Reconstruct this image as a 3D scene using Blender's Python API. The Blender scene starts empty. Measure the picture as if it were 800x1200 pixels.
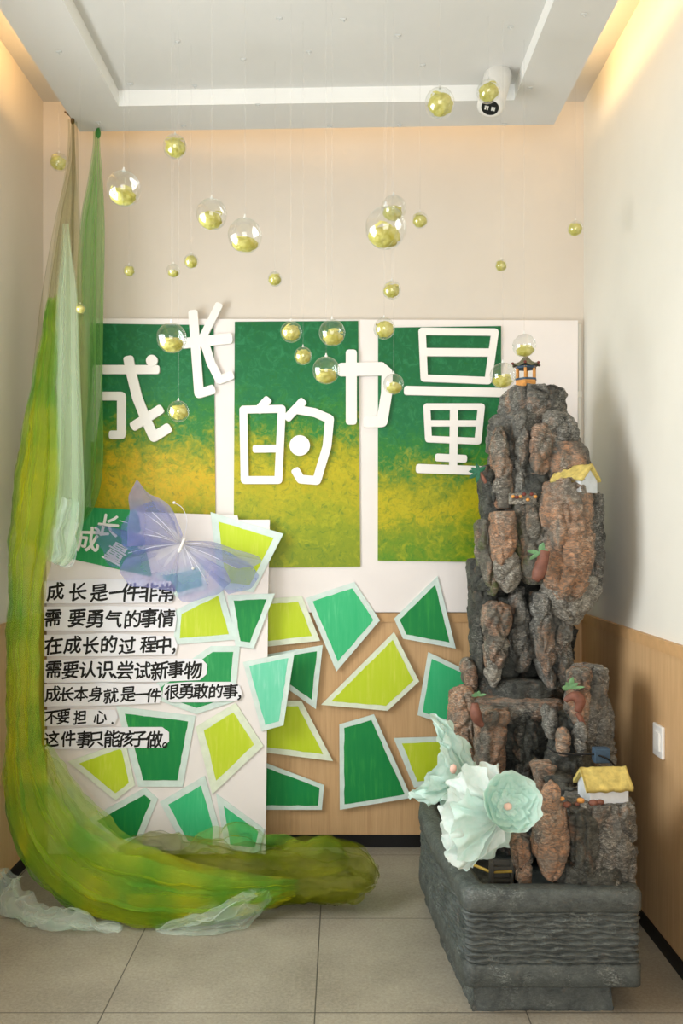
import bpy, math, random
from mathutils import Vector, noise
random.seed(7)
C = bpy.context.scene.collection
S = bpy.context.scene
PI = math.pi

# ------------------------------------------------------------------ camera
F = 1000.0            # focal length in pixels of the 800x1200 frame
CAMZ = 1.5            # eye height
HY = 625.0            # horizon row
cd = bpy.data.cameras.new('camera')
cam = bpy.data.objects.new('camera', cd)
C.objects.link(cam)
cam.location = (0, 0, CAMZ)
cam.rotation_euler = (PI / 2, 0, 0)
cd.sensor_fit = 'AUTO'
cd.sensor_width = 36.0
cd.lens = 36.0 * F / 1200.0
cd.shift_y = (HY - 600.0) / 1200.0
cd.clip_start = 0.05
S.camera = cam
S.view_settings.view_transform = 'Standard'
S.view_settings.look = 'None'
S.view_settings.gamma = 1.0
S.view_settings.use_curve_mapping = False
S.view_settings.exposure = 0.0
S.cycles.transparent_max_bounces = 40

# ------------------------------------------------------------------ world and lights
w = bpy.data.worlds.new('sky')
S.world = w
w.use_nodes = True
w.node_tree.nodes['Background'].inputs[0].default_value = (0.86, 0.93, 1.0, 1)
w.node_tree.nodes['Background'].inputs[1].default_value = 0.7

def area(name, loc, rot, sx, sy, power, col):
    l = bpy.data.lights.new(name, 'AREA')
    l.shape = 'RECTANGLE'
    l.size = sx
    l.size_y = sy
    l.energy = power
    l.color = col
    o = bpy.data.objects.new(name, l)
    C.objects.link(o)
    o.location = loc
    o.rotation_euler = rot
    return o

XL, XR, YB, YF = -1.43, 1.16, 4.09, -1.6
ZC, ZS = 3.57, 3.32
# daylight through the side window (just outside it) and the glazed front behind the camera
area('daylight_side_window', (XL - 0.16, 2.35, 1.8), (0, -PI / 2, 0), 1.3, 1.35, 60, (0.95, 0.985, 1.0))
area('daylight_front_glazing', (-0.1, YF - 0.12, 1.45), (PI / 2, 0, 0), 2.2, 2.3, 76, (1.0, 0.985, 0.95))
# warm light strips lying on the hanging ceiling, hidden behind its edges
WARM = (1.0, 0.60, 0.24)
area('cove_light_back', (-0.12, 3.80, 3.47), (PI / 2 + 0.5, 0, 0), 2.0, 0.03, 1.9, WARM)
area('cove_light_left', (-1.14, 1.2, 3.47), (0, PI / 2 + 0.5, 0), 0.03, 5.0, 17, WARM)
area('cove_light_right', (0.90, 1.2, 3.47), (0, -PI / 2 - 0.5, 0), 0.03, 5.0, 17, WARM)

# ------------------------------------------------------------------ helpers
ORI = {}
def P(px, py, D):
    return Vector(((px - 400.0) / F * D, D, CAMZ - (py - HY) / F * D))

def lin(c):
    def f(v):
        v /= 255.0
        return v / 12.92 if v <= 0.04045 else ((v + 0.055) / 1.055) ** 2.4
    return (f(c[0]), f(c[1]), f(c[2]), 1.0)

def obj(name, verts, faces, m, parent=None, smooth=False, origin=None):
    verts = [Vector(v) for v in verts]
    if parent is None:
        if origin is None:
            xs = [v.x for v in verts]; ys = [v.y for v in verts]; zs = [v.z for v in verts]
            origin = Vector(((min(xs) + max(xs)) / 2, (min(ys) + max(ys)) / 2, min(zs)))
        og = Vector(origin)
    else:
        og = ORI[parent.name]
    me = bpy.data.meshes.new(name)
    me.from_pydata([tuple(v - og) for v in verts], [], faces)
    me.validate()
    me.update()
    if m:
        me.materials.append(m)
    if smooth:
        me.polygons.foreach_set('use_smooth', [True] * len(me.polygons))
    o = bpy.data.objects.new(name, me)
    C.objects.link(o)
    if parent is None:
        o.location = og
    else:
        o.parent = parent
    ORI[o.name] = og
    return o

def thing(name, label, cat, loc, group=None):
    o = bpy.data.objects.new(name, None)
    o.empty_display_size = 0.05
    C.objects.link(o)
    o.location = loc
    ORI[o.name] = Vector(loc)
    return tag(o, label, cat, group)

def tag(o, label=None, cat=None, group=None, kind=None):
    if label: o['label'] = label
    if cat: o['category'] = cat
    if group: o['group'] = group
    if kind: o['kind'] = kind
    return o

def struct(name, vf, m, parent=None, smooth=False):
    o = obj(name, vf[0], vf[1], m, parent, smooth)
    if parent is None: o['kind'] = 'structure'
    return o

def merge(*parts):
    V, Fc = [], []
    for v, f in parts:
        b = len(V)
        V += [Vector(q) for q in v]
        Fc += [tuple(i + b for i in q) for q in f]
    return V, Fc

def box(x0, x1, y0, y1, z0, z1, bev=0.0):
    if bev <= 0:
        v = [(x, y, z) for x in (x0, x1) for y in (y0, y1) for z in (z0, z1)]
        f = [(0, 1, 3, 2), (4, 6, 7, 5), (0, 4, 5, 1), (2, 3, 7, 6), (0, 2, 6, 4), (1, 5, 7, 3)]
        return v, f
    import bmesh
    bm = bmesh.new()
    bmesh.ops.create_cube(bm, size=1.0)
    for q in bm.verts:
        q.co = Vector((x0 + (q.co.x + .5) * (x1 - x0), y0 + (q.co.y + .5) * (y1 - y0), z0 + (q.co.z + .5) * (z1 - z0)))
    bmesh.ops.bevel(bm, geom=list(bm.edges), offset=bev, segments=2, affect='EDGES', profile=0.5)
    bm.verts.index_update()
    v = [q.co.copy() for q in bm.verts]
    f = [tuple(l.index for l in fc.verts) for fc in bm.faces]
    bm.free()
    return v, f

def xform(vf, loc=(0, 0, 0), rot=(0, 0, 0), sc=(1, 1, 1)):
    from mathutils import Euler
    R = Euler(rot).to_matrix()
    L = Vector(loc)
    return [R @ Vector((v[0] * sc[0], v[1] * sc[1], v[2] * sc[2])) + L for v in vf[0]], vf[1]

def tube(path, r, seg=6, caps=True):
    path = [Vector(p) for p in path]
    n = len(path)
    rr = r if isinstance(r, (list, tuple)) else [r] * n
    V, Fc = [], []
    up = None
    for i in range(n):
        t = (path[min(i + 1, n - 1)] - path[max(i - 1, 0)]).normalized()
        if up is None:
            a = Vector((0, 0, 1)) if abs(t.z) < 0.9 else Vector((1, 0, 0))
            up = t.cross(a).normalized()
        up = (up - t * up.dot(t)).normalized()
        b = t.cross(up)
        for k in range(seg):
            an = 2 * PI * k / seg
            V.append(path[i] + (up * math.cos(an) + b * math.sin(an)) * rr[i])
    for i in range(n - 1):
        for k in range(seg):
            k2 = (k + 1) % seg
            Fc.append((i * seg + k, i * seg + k2, (i + 1) * seg + k2, (i + 1) * seg + k))
    if caps:
        Fc.append(tuple(range(seg))[::-1])
        Fc.append(tuple((n - 1) * seg + k for k in range(seg)))
    return V, Fc

def lathe(prof, c, seg=24):
    V, Fc = [], []
    for r, z in prof:
        for k in range(seg):
            a = 2 * PI * k / seg
            V.append(Vector((c[0] + r * math.cos(a), c[1] + r * math.sin(a), c[2] + z)))
    for i in range(len(prof) - 1):
        for k in range(seg):
            k2 = (k + 1) % seg
            Fc.append((i * seg + k, i * seg + k2, (i + 1) * seg + k2, (i + 1) * seg + k))
    return V, Fc

def ellipsoid(c, rx, ry, rz, nu=20, nv=12, fn=None):
    V, Fc = [], []
    for j in range(nv + 1):
        ph = -PI / 2 + PI * j / nv
        for i in range(nu):
            th = 2 * PI * i / nu
            d = Vector((math.cos(ph) * math.cos(th), math.cos(ph) * math.sin(th), math.sin(ph)))
            s = fn(d) if fn else 1.0
            V.append(Vector((c[0] + d.x * rx * s, c[1] + d.y * ry * s, c[2] + d.z * rz * s)))
    for j in range(nv):
        for i in range(nu):
            i2 = (i + 1) % nu
            Fc.append((j * nu + i, j * nu + i2, (j + 1) * nu + i2, (j + 1) * nu + i))
    return V, Fc

# ------------------------------------------------------------------ material helpers
class NT:
    def __init__(self, name):
        self.m = bpy.data.materials.new(name)
        self.m.use_nodes = True
        self.t = self.m.node_tree
        self.t.nodes.clear()
        self.out = self.t.nodes.new('ShaderNodeOutputMaterial')
    def n(self, typ, **kw):
        nd = self.t.nodes.new(typ)
        for k, v in kw.items():
            if k.startswith('i_'):
                nd.inputs[k[2:].replace('_', ' ')].default_value = v
            else:
                setattr(nd, k, v)
        return nd
    def l(self, a, b):
        self.t.links.new(a, b)
    def val(self, sock, v):
        if hasattr(v, 'is_linked') or isinstance(v, bpy.types.NodeSocket):
            self.l(v, sock)
        else:
            sock.default_value = v
    def math(self, op, a, b=0.0, c=None):
        nd = self.n('ShaderNodeMath', operation=op)
        self.val(nd.inputs[0], a)
        self.val(nd.inputs[1], b)
        if c is not None: self.val(nd.inputs[2], c)
        return nd.outputs[0]
    def mix(self, fac, a, b, blend='MIX'):
        nd = self.n('ShaderNodeMix', data_type='RGBA', blend_type=blend)
        self.val(nd.inputs[0], fac)
        self.val(nd.inputs[6], a)
        self.val(nd.inputs[7], b)
        return nd.outputs[2]
    def coord(self, kind='Object', scale=(1, 1, 1), rot=(0, 0, 0)):
        tc = self.n('ShaderNodeTexCoord')
        mp = self.n('ShaderNodeMapping')
        mp.inputs['Scale'].default_value = scale
        mp.inputs['Rotation'].default_value = rot
        self.l(tc.outputs[kind], mp.inputs[0])
        return mp.outputs[0]
    def pos(self, scale=(1, 1, 1), rot=(0, 0, 0)):
        g = self.n('ShaderNodeNewGeometry')
        mp = self.n('ShaderNodeMapping')
        mp.inputs['Scale'].default_value = scale
        mp.inputs['Rotation'].default_value = rot
        self.l(g.outputs['Position'], mp.inputs[0])
        return mp.outputs[0]
    def noise(self, vec, scale, detail=4, rough=0.55, dist=0.0):
        nd = self.n('ShaderNodeTexNoise')
        nd.inputs['Scale'].default_value = scale
        nd.inputs['Detail'].default_value = detail
        nd.inputs['Roughness'].default_value = rough
        nd.inputs['Distortion'].default_value = dist
        self.l(vec, nd.inputs['Vector'])
        return nd.outputs['Fac']
    def ramp(self, fac, stops, interp='LINEAR'):
        nd = self.n('ShaderNodeValToRGB')
        nd.color_ramp.interpolation = interp
        els = nd.color_ramp.elements
        while len(els) > 1: els.remove(els[0])
        els[0].position, els[0].color = stops[0]
        for p, c in stops[1:]:
            e = els.new(p)
            e.color = c
        self.l(fac, nd.inputs[0])
        return nd.outputs[0]
    def bump(self, h, strength=0.3, dist=0.01):
        nd = self.n('ShaderNodeBump')
        nd.inputs['Strength'].default_value = strength
        nd.inputs['Distance'].default_value = dist
        self.l(h, nd.inputs['Height'])
        return nd.outputs[0]
    def bsdf(self, col, rough=0.7, nrm=None, spec=0.35, metal=0.0):
        b = self.n('ShaderNodeBsdfPrincipled')
        self.val(b.inputs['Base Color'], col)
        self.val(b.inputs['Roughness'], rough)
        b.inputs['Specular IOR Level'].default_value = spec
        b.inputs['Metallic'].default_value = metal
        if nrm: self.l(nrm, b.inputs['Normal'])
        self.l(b.outputs[0], self.out.inputs[0])
        return b

def plain(name, c, rough=0.7, var=0.06, scale=14, bump=0.0, spec=0.3, metal=0.0):
    t = NT(name)
    v = t.pos()
    nf = t.noise(v, scale, 5)
    a = lin(c)
    d = tuple(x * (1 - 2 * var) for x in a[:3]) + (1,)
    l = tuple(min(1, x * (1 + 2 * var)) for x in a[:3]) + (1,)
    col = t.ramp(nf, [(0.3, d), (0.7, l)])
    nrm = t.bump(t.noise(v, scale * 9, 4), bump, 0.004) if bump else None
    t.bsdf(col, rough, nrm, spec, metal)
    return t.m

def painted(name, c, c2, ang=0.3):
    """hand painted poster colour with long brush strokes"""
    t = NT(name)
    v = t.pos((60, 60, 5), (0, ang, 0))
    s = t.noise(v, 1.0, 5, 0.6, 0.4)
    big = t.noise(t.pos((9, 9, 6), (0, ang, 0)), 1.0, 3)
    f = t.math('ADD', t.math('MULTIPLY', s, 0.65), t.math('MULTIPLY', big, 0.35))
    mid = tuple((a * 0.8 + b * 0.2) for a, b in zip(lin(c), lin(c2)))
    col = t.ramp(f, [(0.34, lin(c)), (0.54, mid), (0.72, lin(c2))])
    t.bsdf(col, 0.55, t.bump(s, 0.15, 0.002), 0.3)
    return t.m

def fabric(name, c, c2, alpha, fold=5.0, stretch=0.12):
    """sheer tulle: threads that let part of the light straight through"""
    t = NT(name)
    nf = t.noise(t.pos((fold, fold, fold * stretch)), 1.0, 3, 0.5, 0.5)
    col = t.ramp(nf, [(0.38, lin(c)), (0.62, lin(c2))])
    di = t.n('ShaderNodeBsdfDiffuse')
    tr = t.n('ShaderNodeBsdfTranslucent')
    t.l(col, di.inputs[0]); t.l(col, tr.inputs[0])
    m1 = t.n('ShaderNodeMixShader'); m1.inputs[0].default_value = 0.42
    t.l(di.outputs[0], m1.inputs[1]); t.l(tr.outputs[0], m1.inputs[2])
    tp = t.n('ShaderNodeBsdfTransparent')
    m2 = t.n('ShaderNodeMixShader')
    fr = t.n('ShaderNodeLayerWeight'); fr.inputs[0].default_value = 0.4
    a = t.math('ADD', t.math('MULTIPLY', fr.outputs['Facing'], 0.35), alpha)
    nd = t.n('ShaderNodeClamp'); t.l(a, nd.inputs[0])
    t.l(nd.outputs[0], m2.inputs[0])
    t.l(tp.outputs[0], m2.inputs[1]); t.l(m1.outputs[0], m2.inputs[2])
    t.l(m2.outputs[0], t.out.inputs[0])
    return t.m

def tissue(name, c, c2, trans=0.35):
    t = NT(name)
    nf = t.noise(t.pos(), 40, 5, 0.6, 1.0)
    col = t.ramp(nf, [(0.3, lin(c)), (0.7, lin(c2))])
    di = t.n('ShaderNodeBsdfPrincipled')
    di.inputs['Roughness'].default_value = 0.55
    di.inputs['Specular IOR Level'].default_value = 0.3
    t.l(col, di.inputs['Base Color'])
    b = t.bump(t.noise(t.pos(), 70, 4, 0.6, 1.5), 0.35, 0.006)
    t.l(b, di.inputs['Normal'])
    tr = t.n('ShaderNodeBsdfTranslucent')
    t.l(col, tr.inputs[0])
    m1 = t.n('ShaderNodeMixShader'); m1.inputs[0].default_value = trans
    t.l(di.outputs[0], m1.inputs[1]); t.l(tr.outputs[0], m1.inputs[2])
    t.l(m1.outputs[0], t.out.inputs[0])
    return t.m

def rockmat(name, dark, mid, warm, pale, warm_amt, pale_amt, moss=0.0, bump=1.0):
    """painted resin rock: dark base, rust washes, pale dry-brushed grain"""
    t = NT(name)
    v = t.pos()
    gr = t.noise(t.pos((1.0, 1.0, 2.6), (0.25, 0.5, 0)), 34, 6, 0.7, 1.6)      # chiselled grain
    fine = t.noise(t.pos((1, 1, 1.8), (-0.3, 0.4, 0)), 95, 4, 0.7, 1.0)
    base = t.ramp(t.noise(v, 13, 6, 0.7, 0.8), [(0.34, lin(dark)), (0.64, lin(mid))])
    gf = t.ramp(gr, [(0.42, (0, 0, 0, 1)), (0.60, (1, 1, 1, 1))])
    ff = t.ramp(fine, [(0.46, (0, 0, 0, 1)), (0.60, (1, 1, 1, 1))])
    base = t.mix(t.math('MULTIPLY', gf, 0.55), base, lin(mid))
    base = t.mix(t.math('MULTIPLY', t.math('SUBTRACT', 1.0, ff), 0.35), base, lin(dark))
    wn = t.noise(t.pos((1, 1, 0.55)), 10, 5, 0.65, 0.7)
    wf = t.ramp(wn, [(max(0.02, 0.62 - warm_amt), (0, 0, 0, 1)), (max(0.12, 0.76 - warm_amt), (1, 1, 1, 1))])
    wfac = t.math('MULTIPLY', wf, t.math('ADD', t.math('MULTIPLY', gf, 0.7), 0.12))
    col = t.mix(wfac, base, lin(warm))
    pf = t.ramp(t.noise(v, 9, 4, 0.6), [(max(0.02, 0.58 - pale_amt), (0, 0, 0, 1)), (max(0.15, 0.78 - pale_amt), (1, 1, 1, 1))])
    col = t.mix(t.math('MULTIPLY', t.math('MULTIPLY', pf, t.math('MULTIPLY', gf, ff)), 0.85), col, lin(pale))
    if moss:
        mf = t.ramp(t.noise(v, 11, 4, 0.6), [(0.70 - moss, (0, 0, 0, 1)), (0.80 - moss, (1, 1, 1, 1))])
        col = t.mix(t.math('MULTIPLY', mf, 0.7), col, lin((96, 112, 52)))
    h = t.math('ADD', gr, t.math('MULTIPLY', fine, 0.35))
    t.bsdf(col, 0.5, t.bump(h, bump, 0.016), 0.4)
    return t.m

# ------------------------------------------------------------------ materials of the room
M = {}
M['wall'] = plain('wall_paint', (219, 211, 199), 0.85, 0.012, 3, 0.04, 0.2)
M['wall_r'] = plain('wall_paint_cool', (228, 226, 216), 0.85, 0.012, 3, 0.04, 0.2)
M['ceil'] = plain('ceiling_paint', (212, 211, 207), 0.9, 0.01, 3, 0, 0.2)
M['white'] = plain('white_moulding', (244, 244, 240), 0.6, 0.01, 4)
M['black'] = plain('black_skirting', (16, 16, 16), 0.5, 0.1, 10)
def woodmat():
    t = NT('wainscot_veneer')
    gr = t.noise(t.pos((70, 70, 2.0)), 1.0, 4, 0.6, 0.3)
    fine = t.noise(t.pos((260, 260, 8)), 1.0, 2)
    f = t.math('ADD', t.math('MULTIPLY', gr, 0.6), t.math('MULTIPLY', fine, 0.4))
    col = t.ramp(f, [(0.3, lin((190, 152, 108))), (0.7, lin((212, 176, 130)))])
    t.bsdf(col, 0.55, None, 0.3)
    return t.m
M['wood'] = woodmat()
M['woodcap'] = plain('wainscot_cap', (200, 160, 112), 0.5, 0.05, 20)
def floormat():
    t = NT('floor_tiles')
    g = t.n('ShaderNodeNewGeometry')
    sp = t.n('ShaderNodeSeparateXYZ')
    t.l(g.outputs['Position'], sp.inputs[0])
    def line(s, off, step):
        a = t.math('FRACT', t.math('DIVIDE', t.math('ADD', s, off), step))
        d = t.math('MINIMUM', a, t.math('SUBTRACT', 1.0, a))
        return t.math('LESS_THAN', d, 0.0032)
    ln = t.math('MAXIMUM', line(sp.outputs[0], 0.745, 0.662), line(sp.outputs[1], 10 * 0.655 - 3.325, 0.655))
    v = t.pos()
    n1 = t.noise(v, 3.0, 5, 0.6)
    n2 = t.noise(v, 90, 4, 0.75)
    f = t.math('ADD', t.math('MULTIPLY', n1, 0.45), t.math('MULTIPLY', n2, 0.55))
    col = t.ramp(f, [(0.36, lin((136, 130, 116))), (0.64, lin((172, 166, 150)))])
    col = t.mix(ln, col, lin((82, 78, 70)))
    t.bsdf(col, 0.42, t.bump(n2, 0.08, 0.003), 0.35)
    return t.m
M['floor'] = floormat()

# ------------------------------------------------------------------ room shell
TH = 0.12
struct('floor', box(XL - TH, XR + TH, YF, YB + TH, -0.1, 0), M['floor'])
struct('wall_back', box(XL - TH, XR + TH, YB, YB + TH, 0, ZC), M['wall'])
struct('wall_right', box(XR, XR + TH, YF, YB, 0, ZC), M['wall_r'])
WY0, WY1, WZ0, WZ1 = 1.6, 3.1, 1.12, 2.5
struct('wall_left', merge(box(XL - TH, XL, WY1, YB, 0, ZC), box(XL - TH, XL, YF, WY0, 0, ZC),
                          box(XL - TH, XL, WY0, WY1, 0, WZ0), box(XL - TH, XL, WY0, WY1, WZ1, ZC)), M['wall'])
struct('ceiling', box(XL - TH, XR + TH, YF, YB + TH, ZC, ZC + 0.1), M['ceil'])
wf = struct('window_1', merge(box(XL - 0.09, XL - 0.03, WY0, WY0 + 0.05, WZ0, WZ1), box(XL - 0.09, XL - 0.03, WY1 - 0.05, WY1, WZ0, WZ1),
                         box(XL - 0.09, XL - 0.03, WY0, WY1, WZ0, WZ0 + 0.05), box(XL - 0.09, XL - 0.03, WY0, WY1, WZ1 - 0.05, WZ1),
                         box(XL - 0.08, XL - 0.04, 2.33, 2.37, WZ0, WZ1)), M['white'])
struct('window_2', merge(*[box(x - 0.03, x + 0.03, YF, YF + 0.06, 0, ZC) for x in (XL + 0.03, -0.56, 0.3, XR - 0.03)],
                         box(XL, XR, YF, YF + 0.06, 2.75, 2.81), box(XL, XR, YF + 0.001, YF + 0.059, 0, 0.06)), M['white'])
# hanging ceiling: flat border ring, a white step and the raised field
SX0, SX1, SYB = -1.185, 0.945, 3.84
RX0, RX1, RYB, ZR = -0.95, 0.725, 3.60, 3.386
# the photograph shows its back edge a little out of square with the wall
BX0, BX1 = 3.868, 3.80
def ring():
    o = [(SX0, YF), (SX1, YF), (SX1, BX1), (SX0, BX0)]
    i = [(RX0, YF), (RX1, YF), (RX1, 3.585), (RX0, 3.635)]
    V = [(x, y, ZS) for x, y in o] + [(x, y, ZS) for x, y in i] + [(x, y, 3.44) for x, y in o]
    Fc = [(1, 5, 6, 2), (2, 6, 7, 3), (3, 7, 4, 0), (1, 2, 10, 9), (2, 3, 11, 10), (3, 0, 8, 11), (8, 9, 10, 11)]
    return V, Fc
struct('trim_1', ring(), M['ceil'])
struct('trim_2', ([(RX0, YF, ZS), (RX0, YF, ZR), (RX0, 3.635, ZS), (RX0, 3.635, ZR), (RX1, 3.585, ZS), (RX1, 3.585, ZR), (RX1, YF, ZS), (RX1, YF, ZR)],
                  [(0, 1, 3, 2), (2, 3, 5, 4), (4, 5, 7, 6)]), M['white'])
struct('trim_3', box(RX0, RX1, YF, 3.64, ZR, ZR + 0.02), M['ceil'])
# wainscot, cap and black skirting
ZW = 1.12
struct('trim_4', merge(box(XL, 0.0 - 0.2452, YB - 0.012, YB, 0.06, ZW - 0.045), box(-0.2442, 0.93, YB - 0.012, YB, 0.06, ZW - 0.045),
                       box(0.931, XR, YB - 0.012, YB, 0.06, ZW - 0.045)), M['wood'])
struct('trim_5', merge(box(XR - 0.012, XR, 2.9, YB - 0.013, 0.06, ZW - 0.045), box(XR - 0.012, XR, YF, 2.899, 0.06, ZW - 0.045)), M['wood'])
struct('trim_6', box(XL, XL + 0.012, YF, YB - 0.013, 0.06, ZW - 0.045), M['wood'])
struct('trim_7', box(XL, XR, YB - 0.018, YB, ZW - 0.044, ZW), M['woodcap'])
struct('trim_8', box(XR - 0.018, XR, YF, YB - 0.019, ZW - 0.044, ZW), M['woodcap'])
struct('trim_9', box(XL, XL + 0.018, YF, YB - 0.019, ZW - 0.044, ZW), M['woodcap'])
struct('baseboard_back', box(XL, XR, YB - 0.015, YB, 0, 0.059), M['black'])
struct('baseboard_right', box(XR - 0.015, XR, YF, YB - 0.016, 0, 0.059), M['black'])
struct('baseboard_left', box(XL, XL + 0.015, YF, YB - 0.016, 0, 0.059), M['black'])

# ------------------------------------------------------------------ flat things on the back wall
M['board'] = plain('foam_board', (240, 234, 230), 0.7, 0.01, 5)
M['card'] = plain('white_card', (246, 243, 238), 0.6, 0.01, 6)
def slab_px(pts, Df, th, off=0.0):
    """prism with the given pixel outline; Df(px,py) is the distance of its front"""
    fr = [P(x, y, Df(x, y) - off) for x, y in pts]
    bk = [v + Vector((0, th, 0)) for v in fr]
    n = len(pts)
    a = sum(fr[i].x * fr[(i + 1) % n].z - fr[(i + 1) % n].x * fr[i].z for i in range(n))
    idx = list(range(n)) if a > 0 else list(range(n))[::-1]
    V = fr + bk
    Fc = [tuple(idx), tuple(i + n for i in idx[::-1])]
    for k in range(n):
        i, j = idx[k], idx[(k + 1) % n]
        Fc.append((i, i + n, j + n, j))
    return V, Fc
WALLD = lambda x, y: 4.085
bd = slab_px([(60, 373), (677, 375.5), (676, 717), (60, 718)], lambda x, y: 4.058, 0.012)
tag(obj('backdrop_board', bd[0], bd[1], M['board']), 'wide white backdrop board fixed high on the back wall behind the paintings', 'board')

def canvasmat(name, split, gold, bottom, seed):
    t = NT(name)
    tc = t.n('ShaderNodeTexCoord')
    sp = t.n('ShaderNodeSeparateXYZ')
    t.l(tc.outputs['Generated'], sp.inputs[0])
    v = t.pos((1, 1, 1), (0, seed, 0))
    n1 = t.noise(v, 7, 6, 0.6, 0.8)
    n2 = t.noise(v, 26, 6, 0.7, 1.2)
    z = t.math('ADD', sp.outputs[2], t.math('MULTIPLY', t.math('SUBTRACT', n1, 0.5), 0.34))
    z = t.math('ADD', z, t.math('MULTIPLY', t.math('SUBTRACT', n2, 0.5), 0.42))
    base = t.ramp(z, [(0.0, lin(bottom)), (0.16, lin((140, 155, 14))), (split - 0.13, lin(gold)), (split - 0.02, lin((140, 150, 15))),
                      (split + 0.09, lin((44, 126, 44))), (split + 0.24, lin((16, 112, 62))), (1.0, lin((8, 100, 54)))])
    daub = t.ramp(t.noise(v, 17, 5, 0.7, 1.5), [(0.5, (0, 0, 0, 1)), (0.68, (1, 1, 1, 1))])
    hi = t.ramp(z, [(0.0, lin((178, 180, 24))), (split, lin((196, 184, 24))), (split + 0.15, lin((52, 140, 80))), (1.0, lin((44, 140, 92)))])
    col = t.mix(t.math('MULTIPLY', daub, 0.6), base, hi)
    dk = t.ramp(t.noise(v, 22, 5, 0.7, 2.0), [(0.32, (1, 1, 1, 1)), (0.46, (0, 0, 0, 1))])
    col = t.mix(t.math('MULTIPLY', dk, 0.55), col, lin((24, 108, 30)))
    t.bsdf(col, 0.5, t.bump(n2, 0.3, 0.004), 0.35)
    return t.m
M['canvas_a'] = canvasmat('painting_left', 0.50, (208, 172, 0), (156, 152, 10), 0.0)
M['canvas_b'] = canvasmat('painting_middle', 0.50, (186, 172, 8), (128, 146, 14), 1.1)
M['canvas_c'] = canvasmat('painting_right', 0.36, (190, 176, 6), (92, 142, 16), 2.3)
M['cedge'] = plain('canvas_edge', (214, 206, 190), 0.7, 0.02)
for nm, pts, m, lab in (
    ('a', [(106, 379), (250, 381), (253, 664), (107, 664)], 'canvas_a', 'green over gold painting partly behind the hanging tulle, under the first two cut-out characters'),
    ('b', [(275, 377), (419.5, 376), (422, 664), (273.5, 666)], 'canvas_b', 'green over yellow painting in the middle, above the round-dotted cut-out character'),
    ('c', [(443, 384), (587, 382), (587, 659), (442.5, 657)], 'canvas_c', 'green over yellow painting beside the top of the rock fountain')):
    s = slab_px(pts, lambda x, y: 4.050, 0.0075)
    tag(obj('painting', s[0], s[1], M[m]), lab, 'painting', 'three tall abstract paintings on the backdrop')

# big cut-out characters
def strokes(lines, dots, Df, th, jit=0.00012):
    parts = []
    k = 0
    for w_, pts in lines:
        h = w_ * 0.56
        for i in range(len(pts) - 1):
            (x0, y0), (x1, y1) = pts[i], pts[i + 1]
            L = math.hypot(x1 - x0, y1 - y0) or 1
            nx, ny = -(y1 - y0) / L * h, (x1 - x0) / L * h
            parts.append(slab_px([(x0 + nx, y0 + ny), (x1 + nx, y1 + ny), (x1 - nx, y1 - ny), (x0 - nx, y0 - ny)], Df, th, k * jit))
            k += 1
        for i, (x, y) in enumerate(pts):
            end = i in (0, len(pts) - 1)
            r = h * (0.98 if not end else 0.96)
            if end:   # softly squared ends
                q = pts[1] if i == 0 else pts[-2]
                L = math.hypot(x - q[0], y - q[1]) or 1
                dx, dy = (x - q[0]) / L, (y - q[1]) / L
                ring_ = [(x + dx * a * h - dy * b * h, y + dy * a * h + dx * b * h) for a, b in
                         ((-.5, -1), (.2, -1), (.55, -.85), (.7, -.45), (.7, .45), (.55, .85), (.2, 1), (-.5, 1))]
            else:
                ring_ = [(x + r * math.cos(2 * PI * a / 14), y + r * math.sin(2 * PI * a / 14)) for a in range(14)]
            parts.append(slab_px(ring_, Df, th, k * jit))
            k += 1
    for x, y, r in dots:
        parts.append(slab_px([(x + r * math.cos(2 * PI * a / 28), y + r * math.sin(2 * PI * a / 28)) for a in range(28)], Df, th, k * jit))
        k += 1
    return merge(*parts)
LD = lambda x, y: 4.034
chars = [
 ('white cut-out character with a round dot at its top, on the leftmost painting',
  [(9.5, [(112, 433), (183, 433)]), (10.5, [(150.5, 421), (153, 435), (160.6, 466), (171, 492), (180, 512), (196, 502)]), (10, [(157, 499), (187, 480)]),
   (9, [(114, 464), (142, 464), (142, 509.5), (131, 509.5)]), (9, [(113, 433), (112, 470), (107, 514)])], [(177.7, 422.5, 6.8)]),
 ('white cut-out character overlapping the gap right of the leftmost painting, rising above the board',
  [(9.8, [(226, 367), (229, 407), (233, 461), (248, 456.5)]), (11, [(216, 402), (268, 396.5)]), (8, [(256, 358), (238, 394)]),
   (9, [(238, 397), (247, 425.5), (257, 445), (270, 440)])], []),
 ('large white cut-out character with a solid round dot, low on the middle painting',
  [(8.2, [(285, 480), (286.5, 562.5), (326, 562.5), (330, 479), (285, 480)]), (9, [(313, 469), (303, 480)]), (8, [(299, 526), (326, 525.5)]),
   (9, [(354, 471), (337, 489)]), (9.2, [(346, 479.5), (369, 483.5), (386, 491), (383, 523), (371, 563), (352, 561.5), (346.5, 552)])], [(351, 522, 12)]),
 ('white cut-out character bridging the gap between the middle and right paintings',
  [(11.5, [(411.5, 414), (411.5, 493)]), (14, [(401, 433), (446, 432)]), (11.5, [(449, 433), (453.5, 437), (453, 460), (447.5, 494), (430, 494.5)])], []),
 ('tall white cut-out character made of stacked boxes and bars on the right painting',
  [(7.5, [(494.5, 388), (580, 389), (572, 446), (497, 443), (494.5, 388)]), (8.5, [(496, 412.5), (575, 413)]), (9.5, [(477, 457.5), (593, 460)]),
   (7, [(500, 476.5), (564, 476.5), (560, 517), (502, 514.5), (500, 476.5)]), (6.5, [(501, 496), (561, 496)]), (8.2, [(532, 477), (531, 548)]),
   (8, [(513, 536), (544, 537.5)]), (9.5, [(491, 549), (578, 552)])], []),
]
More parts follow.
